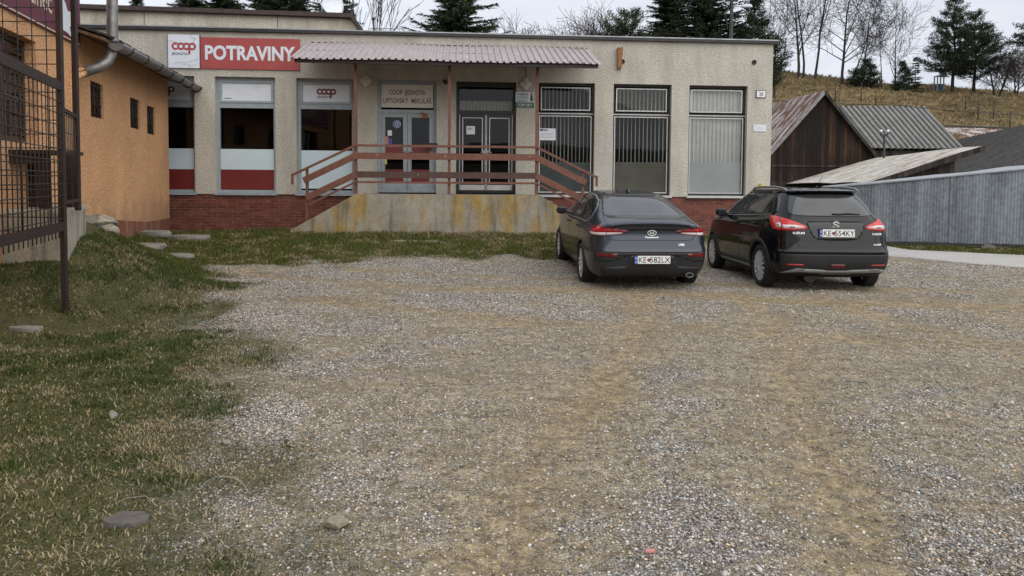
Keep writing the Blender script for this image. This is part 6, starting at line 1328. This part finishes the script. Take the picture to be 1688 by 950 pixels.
# ---------------------------------------------------------------- dark grey fastback
#      z     yr     yf    w     nr   nf
HT = [(.185, -.55, 3.30, .74, 8, 5), (.23, -.78, 3.42, .83, 8, 5), (.32, -.855, 3.50, .868, 8.5, 5), (.45, -.885, 3.545, .887, 9, 4.6), (.56, -.900, 3.55, .8965, 9, 4.5), (.605, -.908, 3.55, .898, 9, 4.5), (.63, -.890, 3.54, .897, 9, 4.5),
      (.70, -.868, 3.50, .894, 8.5, 4.5), (.77, -.852, 3.42, .888, 8.5, 4.5), (.86, -.838, 3.18, .880, 8.5, 5), (.92, -.835, 2.90, .868, 8.5, 6), (.965, -.858, 2.62, .850, 8, 7), (.995, -.895, 2.44, .832, 7.5, 8), (1.012, -.900, 2.36, .822, 7, 8), (1.030, -.868, 2.30, .808, 6.5, 8), (1.055, -.745, 2.22, .787, 6, 8), (1.085, -.585, 2.13, .762, 5.5, 8),
      (1.14, -.40, 1.99, .728, 5.0, 7.5), (1.21, -.175, 1.83, .688, 4.6, 7), (1.28, .055, 1.67, .643, 4.3, 6.5), (1.335, .26, 1.53, .598, 4.0, 6), (1.375, .46, 1.42, .548, 3.6, 5), (1.402, .68, 1.36, .48, 3.2, 4), (1.418, .90, 1.33, .36, 2.8, 3), (1.425, 1.18, 1.315, .12, 2.3, 2.3)]
def warp_h(p):
    x, y, z = p
    if .80 < z < 1.10: p = np.array([x, y, z - .075 * (abs(x) / .88) ** 2.6 * max(0, min(1, (z - .80) / .14)) * max(0, min(1, (1.10 - z) / .05)) * max(0, min(1, (.6 - y) / .9))])
    return p
HB = Body(HT, 1.25, warp_h)
HYL, HYY = (2.02, 11.0), 3.5
def place_car(name, label, loc, yaw, pitch, roll, scale):
    t = bpy.data.objects.new(name, None); COL.objects.link(t); t.location = (loc[0], loc[1], loc[2]); t.rotation_euler = (R(pitch), R(roll), R(yaw)); t.scale = (scale,) * 3; tag(t, label, 'car'); return t
hy = place_car('parked_car', 'dark grey fastback car parked in front of the platform, left of the black car', (2.02, 10.98, gz(2.02, 10.98) - .01), 3.6, 1.2, 0, 1.03)
hb = HB.hull('body', MT['paint_grey'], MT['black'], (0, 2.65), .325, hy)
for y in (0, 2.65):
    for sg in (-1, 1): wheel(hy, y, sg, .325, .225, .785, 'alloy')
# rear glass, from the deck up to the roof
mb = MB(); HB.patch(mb, [(-.665, 1.085), (-.30, 1.072), (.30, 1.072), (.665, 1.085), (.64, 1.16), (.555, 1.30), (.50, 1.352), (-.50, 1.352), (-.555, 1.30), (-.64, 1.16)], out=.004, step=.03, chaikin=1); mb.build('rear_window', MT['car_glass_light'], hy)
mb = MB(); HB.patch(mb, [(-.50, 1.358), (.50, 1.358), (.42, 1.405), (.2, 1.419), (-.2, 1.419), (-.42, 1.405)], out=.004, step=.02, chaikin=1); mb.build('roof_panel', MT['black_glossy'], hy)
for sg in (-1, 1):
    poly = [(2.06, .985), (1.85, 1.13), (1.62, 1.265), (1.36, 1.345), (1.0, 1.372), (.62, 1.352), (.28, 1.285), (.02, 1.19), (-.12, 1.105), (-.16, 1.05), (-.05, 1.015), (.5, .985), (1.2, .965)]
    mb = MB(); HB.patch(mb, poly, 'side', sg, .004, .035, chaikin=1); gl = mb.build('side_window', MT['car_glass'], hy)
    mb = MB(); HB.stripe(mb, [(1.22, .962), (1.28, 1.15), (1.24, 1.358)], .06, 'side', sg, .007); HB.stripe(mb, [(.30, .99), (.33, 1.12), (.28, 1.285)], .035, 'side', sg, .007); mb.build('pillar_trim', MT['black'], gl)
    mb = MB(); HB.stripe(mb, poly[::-1] + [poly[-1]], .010, 'side', sg, .007); mb.build('window_trim', MT['skid'], gl)
    mb = MB(); HB.stripe(mb, [(1.22, .955), (1.21, .6), (1.20, .30)], .009, 'side', sg, .002); HB.stripe(mb, [(2.15, .93), (2.25, .7), (2.28, .3)], .009, 'side', sg, .002); HB.stripe(mb, [(.02, .99), (.16, .82), (.40, .58), (.48, .36), (.50, .30)], .009, 'side', sg, .002); HB.stripe(mb, [(.48, .285), (2.28, .285)], .009, 'side', sg, .002); mb.build('door_gap', MT['black'], hy)
    mb = MB(); HB.patch(mb, [(.46, .20), (2.28, .20), (2.28, .255), (.46, .265)], 'side', sg, .012, .05); mb.build('sill_trim', MT['grey_trim'], hy)
    handle(hy, HB, .35, .895, sg, MT['paint_grey']); handle(hy, HB, 1.42, .885, sg, MT['paint_grey']); mirror_part(hy, sg * .86, 1.88, 1.03, sg, MT['black_glossy'], None)
    # tail lamp: dark red body with a red and a clear band
    mb = MB(); HB.patch(mb, rot2([(.32, .905), (.40, .868), (.56, .845), (.80, .838), (.98, .862), (1.08, .945), (1.02, 1.005), (.88, 1.028), (.66, .990), (.46, .940)], sg), out=.006, step=.03, chaikin=1); tl = mb.build('tail_light', MT['lamp_dark'], hy)
    mb = MB(); HB.patch(mb, rot2([(.44, .910), (.62, .918), (.86, .930), (1.02, .945), (.94, .985), (.84, .998), (.66, .965)], sg), out=.0085, step=.03); mb.build('red_lens', MT['lamp_red'], tl)
    mb = MB(); HB.patch(mb, rot2([(.38, .878), (.56, .853), (.80, .846), (.98, .872), (1.04, .925), (.84, .912), (.60, .895)], sg), out=.009, step=.03, chaikin=1); mb.build('clear_lens', MT['lamp_clear'], tl)
    mb = MB(); HB.stripe(mb, rot2([(.655, .838), (.655, .990)], sg), .008, out=.010); mb.build('lamp_gap', MT['black'], tl)
    mb = MB(); HB.patch(mb, rot2([(.50, .580), (.82, .590), (.82, .535), (.54, .522)], sg), out=.006, step=.03); mb.build('reflector', MT['lamp_dark'], hy)
# dark bumper insert, plate recess, lower diffuser
mb = MB(); HB.patch(mb, [(-.86, .592), (.86, .592), (.86, .470), (.62, .455), (.36, .540), (.30, .535), (.30, .365), (-.30, .365), (-.30, .535), (-.36, .540), (-.62, .455), (-.86, .470)], out=.002, step=.04); mb.build('bumper_insert', MT['grey_trim'], hy)
mb = MB(); HB.patch(mb, [(-.31, .55), (.31, .55), (.36, .40), (.74, .365), (.70, .235), (-.70, .235), (-.74, .365), (-.36, .40)], out=.005, step=.04); mb.build('diffuser', MT['black'], hy)
mb = MB(); HB.stripe(mb, [(-.80, .600), (.80, .600)], .014, out=.003); mb.build('bumper_crease', MT['black'], hy)
mb = MB(); HB.stripe(mb, [(-.66, 1.00), (-.63, .835), (-.60, .775), (-.50, .765), (.50, .765), (.60, .775), (.63, .835), (.66, 1.00)], .010, out=.003); HB.stripe(mb, [(-.66, 1.00), (-.68, 1.08), (-.655, 1.16), (-.565, 1.30), (-.50, 1.362)], .010, out=.003); HB.stripe(mb, [(.66, 1.00), (.68, 1.08), (.655, 1.16), (.565, 1.30), (.50, 1.362)], .010, out=.003); mb.build('tailgate_gap', MT['black'], hy)
mb = MB(); HB.patch(mb, [(-.66, .895), (-.3, .905), (.3, .905), (.66, .895), (.70, .965), (-.70, .965)], out=.002, step=.035); mb.build('spoiler_shade_strip', MT['grey_trim'], hy)
mb = MB(); y = HB.rear(0, .86)[1]; k = 24; T = Matrix.Translation((0, y - .006, .872)) @ Matrix.Rotation(R(90), 4, 'X') @ Matrix.Diagonal((1.0, .60, 1, 1)); mb.lathe([(.056, 0), (.056, .006), (.068, .006), (.068, 0)], 28, T)
mb.bar((-.030, y - .011, .846), (-.016, y - .011, .898), .014, .004, (0, 1, 0)); mb.bar((.016, y - .011, .846), (.030, y - .011, .898), .014, .004, (0, 1, 0)); mb.bar((-.022, y - .0115, .868), (.022, y - .0115, .876), .012, .004, (0, 1, 0)); mb.build('emblem', MT['chrome'], hy)
for a in (('Fastback', 0, .800, .022, .20, .012, .006, .3), ('i30', .43, .690, .032, .085, .01)): mb = MB(); rear_text(mb, HB, *a); mb.build('badge', MT['chrome'], hy, fix=False)
plate(hy, HB, .492, .012, 'KE', '582LX')
mb = MB(); M_ = Matrix.Translation((.56, -.80, .262)) @ Matrix.Rotation(R(90), 4, 'X') @ Matrix.Diagonal((1.3, .8, 1, 1)); mb.lathe([(.030, -.12), (.034, .075), (.044, .08), (.046, .07), (.044, -.12)], 24, M_); mb.build('exhaust_pipe', MT['gutter'], hy)
mb = MB(); mb.lathe([(0, .02), (.031, .02)], 20, M_); mb.build('exhaust_mouth', MT['black'], hy)
mb = MB(); mb.prism([(.62, 1.408), (.84, 1.415), (.80, 1.435), (.70, 1.470), (.655, 1.475)], -.014, .014, 'x'); mb.build('antenna', MT['black_glossy'], hy)

# ---------------------------------------------------------------- black small crossover
ST = [(.20, -.40, 3.20, .72, 8, 5), (.26, -.64, 3.36, .82, 8, 5), (.34, -.745, 3.42, .862, 8, 5), (.45, -.788, 3.47, .882, 8, 4.6), (.57, -.800, 3.48, .890, 8, 4.6), (.612, -.798, 3.48, .892, 8, 4.6), (.63, -.775, 3.48, .892, 8, 4.6), (.72, -.748, 3.46, .889, 8, 4.6), (.84, -.735, 3.40, .882, 8, 4.8),
      (.93, -.722, 3.22, .873, 8, 5.2), (1.00, -.700, 2.92, .860, 7.5, 6), (1.06, -.668, 2.52, .835, 7, 7), (1.11, -.632, 2.28, .800, 6.5, 8), (1.16, -.598, 2.15, .768, 6.2, 8), (1.25, -.535, 1.97, .722, 6, 8), (1.35, -.455, 1.77, .672, 5.6, 7), (1.43, -.375, 1.60, .628, 5.2, 6.5), (1.468, -.345, 1.52, .603, 5, 6), (1.482, -.420, 1.49, .593, 5, 6), (1.505, -.425, 1.43, .575, 5, 6), (1.525, -.36, 1.37, .548, 4.6, 5), (1.548, -.10, 1.29, .48, 3.8, 4), (1.565, .25, 1.22, .36, 3, 3), (1.572, .80, 1.12, .12, 2.4, 2.4)]
SB = Body(ST, .98)
su = place_car('parked_car', 'black crossover car with roof rails parked at the right, beside the grey fastback', (4.81, 10.80, gz(4.81, 10.80) - .012), -.2, -.9, 0, 1.0); su.scale = (1.0, 1.0, 1.015)
sb = SB.hull('body', MT['paint_black'], MT['black'], (0, 2.6), .335, su)
for y in (0, 2.6):
    for sg in (-1, 1): wheel(su, y, sg, .335, .205, .782, 'hubcap')
mb = MB(); SB.patch(mb, [(-.665, 1.18), (-.60, 1.14), (-.3, 1.12), (.3, 1.12), (.60, 1.14), (.665, 1.18), (.60, 1.36), (.555, 1.452), (-.555, 1.452), (-.60, 1.36)], out=.004, step=.03, chaikin=1); rw = mb.build('rear_window', MT['car_glass_light'], su)
mb = MB(); y = SB.rear(.06, 1.145)[1]
p = [SB.rear(u, z) + np.array([0, -.018, 0]) for u, z in ((.08, 1.155), (-.02, 1.160), (.20, 1.168), (.40, 1.158))]; mb.tube([p[1], p[0], p[2], p[3]], [.010, .017, .015, .007], 8); mb.build('rear_wiper', MT['black'], su)
for sg in (-1, 1):
    poly = [(1.98, 1.09), (1.74, 1.27), (1.45, 1.425), (1.15, 1.468), (.5, 1.468), (.05, 1.440), (-.20, 1.385), (-.32, 1.20), (-.30, 1.155), (.5, 1.115), (1.3, 1.088)]
    mb = MB(); SB.patch(mb, poly, 'side', sg, .004, .035, chaikin=1); gl = mb.build('side_window', MT['car_glass'], su)
    mb = MB(); SB.stripe(mb, [(.98, 1.095), (1.0, 1.28), (.94, 1.475)], .075, 'side', sg, .007); SB.stripe(mb, [(.14, 1.13), (.12, 1.28), (.0, 1.44)], .06, 'side', sg, .007); mb.build('pillar_trim', MT['black'], gl)
    mb = MB(); SB.stripe(mb, [(-.18, 1.140), (.5, 1.106), (1.3, 1.080), (1.98, 1.078)], .010, 'side', sg, .007); mb.build('window_trim', MT['skid'], gl)
    mb = MB(); SB.stripe(mb, [(.99, 1.08), (.98, .7), (.97, .33)], .009, 'side', sg, .002); SB.stripe(mb, [(1.98, 1.05), (2.08, .8), (2.10, .33)], .009, 'side', sg, .002); SB.stripe(mb, [(-.08, 1.13), (.06, .95), (.32, .66), (.42, .40), (.43, .33)], .009, 'side', sg, .002); mb.build('door_gap', MT['wire'], su)
    mb = MB(); SB.patch(mb, [(.40, .215), (2.18, .215), (2.18, .36), (.40, .36)], 'side', sg, .014, .05); cl = mb.build('sill_cladding', MT['grey_trim'], su)
    mb = MB(); SB.patch(mb, [(.46, .275), (2.0, .275), (2.05, .315), (.50, .315)], 'side', sg, .018, .06); mb.build('silver_strip', MT['skid'], cl)
    for y0 in (0, 2.6):
        mb = MB(); k = 22
        ring = [(y0 + r_ * math.cos(a), .32 + r_ * math.sin(a)) for r_, rng in ((.392, range(k + 1)), (.452, range(k, -1, -1))) for i in rng for a in (R(-12) + R(204) * i / k,)]
        ring = [(a, max(.205, b)) for a, b in ring]
        ring = [(max(-.66, a), b) for a, b in ring]; SB.patch(mb, ring, 'side', sg, .012, .05); mb.build('arch_cladding', MT['grey_trim'], su)
    handle(su, SB, .30, .985, sg, MT['paint_black']); handle(su, SB, 1.18, .965, sg, MT['paint_black']); mirror_part(su, sg * .87, 1.80, 1.115, sg, MT['paint_black'], None)
    mb = MB(); SB.patch(mb, rot2([(.40, .965), (.50, .925), (.72, .915), (.90, .918), (1.00, .955), (1.06, 1.06), (1.05, 1.125), (.92, 1.125), (.70, 1.085), (.56, 1.035)], sg), out=.008, step=.03, chaikin=1); tl = mb.build('tail_light', MT['lamp_red'], su)
    mb = MB(); SB.patch(mb, rot2([(.46, .968), (.54, .945), (.78, .945), (.78, .995), (.60, .998)], sg), out=.0115, step=.03); SB.patch(mb, rot2([(.80, .960), (.89, .960), (.89, 1.02), (.80, 1.02)], sg), out=.0115, step=.03); mb.build('clear_lens', MT['lamp_clear'], tl)
    mb = MB(); SB.stripe(mb, rot2([(.79, .918), (.79, 1.11)], sg), .012, out=.013); SB.patch(mb, rot2([(.835, .980), (.860, .980), (.860, 1.004), (.835, 1.004)], sg), out=.0135, step=.05); SB.patch(mb, rot2([(.60, .955), (.68, .955), (.67, .97), (.61, .97)], sg), out=.0135, step=.05); mb.build('lamp_gap', MT['lamp_dark'], tl)
    mb = MB(); SB.patch(mb, rot2([(.50, .432), (.74, .432), (.74, .416), (.50, .412)], sg), out=.005, step=.04); mb.build('reflector', MT['lamp_red'], su)
    mb = MB(); q = [(sg * .555, y_, z_) for y_, z_ in ((-.24, 1.500), (-.14, 1.535), (.2, 1.562), (.8, 1.570), (1.15, 1.552), (1.26, 1.515))]; mb.tube(q, [.012, .017, .018, .018, .017, .012], 10); mb.build('roof_rail', MT['skid'], su)
# tailgate outline, plate recess, emblem, skid plate
mb = MB(); SB.stripe(mb, [(-.62, 1.10), (-.60, .90), (-.56, .69), (-.46, .655), (.46, .655), (.56, .69), (.60, .90), (.62, 1.10)], .010, out=.003); SB.stripe(mb, [(-.86, .618), (.86, .618)], .012, out=.004); mb.build('tailgate_gap', MT['wire'], su)
mb = MB(); SB.patch(mb, [(-.40, 1.055), (.40, 1.055), (.43, 1.01), (.36, .83), (.26, .775), (-.26, .775), (-.36, .83), (-.43, 1.01)], out=.003, step=.035, chaikin=1); mb.build('plate_recess', MT['black_glossy'], su)
mb = MB(); SB.stripe(mb, [(-.40, 1.06), (.40, 1.06)], .016, out=.008); mb.build('garnish', MT['black'], su)
mb = MB(); SB.patch(mb, [(-.86, .575), (.86, .575), (.84, .26), (-.84, .26)], out=.004, step=.05); mb.build('bumper', MT['grey_trim'], su)
mb = MB(); SB.patch(mb, [(-.80, .295), (-.66, .345), (-.60, .372), (-.20, .352), (-.14, .340), (.14, .340), (.20, .352), (.60, .372), (.74, .352), (.82, .315), (.70, .312), (.56, .322), (.24, .300), (.18, .285), (-.18, .285), (-.24, .300), (-.56, .322), (-.66, .308)], out=.016, step=.04); mb.build('skid_plate', MT['skid'], su)
mb = MB(); SB.patch(mb, [(-.11, .435), (.11, .435), (.085, .375), (-.085, .375)], out=.010, step=.04); mb.build('fog_lamp', MT['lamp_dark'], su)
mb = MB(); yb = SB.rear(0, 1.0)[1] - .010; z0 = .985
z0 = 1.005
for a, b in (((-.048, .016), (0, .050)), ((0, .050), (.046, .020)), ((-.046, .018), (.046, -.018)), ((-.046, -.020), (0, -.050)), ((0, -.050), (.048, -.016))): mb.bar((a[0], yb, z0 + a[1]), (b[0], yb, z0 + b[1]), .020, .006, (0, 1, 0))
mb.build('emblem', MT['chrome'], su)
for a in (('SUZUKI', -.56, .868, .030, .17, .014, .010), ('S-CROSS', .60, .862, .026, .15, .012, .010), ('ALLGRIP', .60, .712, .022, .12, .014, .010)): mb = MB(); rear_text(mb, SB, *a); mb.build('badge', MT['chrome'], su, fix=False)
plate(su, SB, .885, .016, 'KE', '554KY')
mb = MB(); mb.tube([(.02, .02, 1.545), (.02, .0, 1.575)], .018, 8); mb.tube([(.02, .0, 1.57), (.02, -.20, 1.74)], [.006, .003], 6); mb.build('antenna', MT['black'], su)
mb = MB(); mb.tube([(-.30, -.55, .22), (-.30, -.2, .22)], .09, 10); mb.box(-.5, .1, -.1, .9, .20, .24); mb.build('silencer', MT['black'], su)
for yy, xx in ((1.0, -.36), (1.0, .36)):
    pass
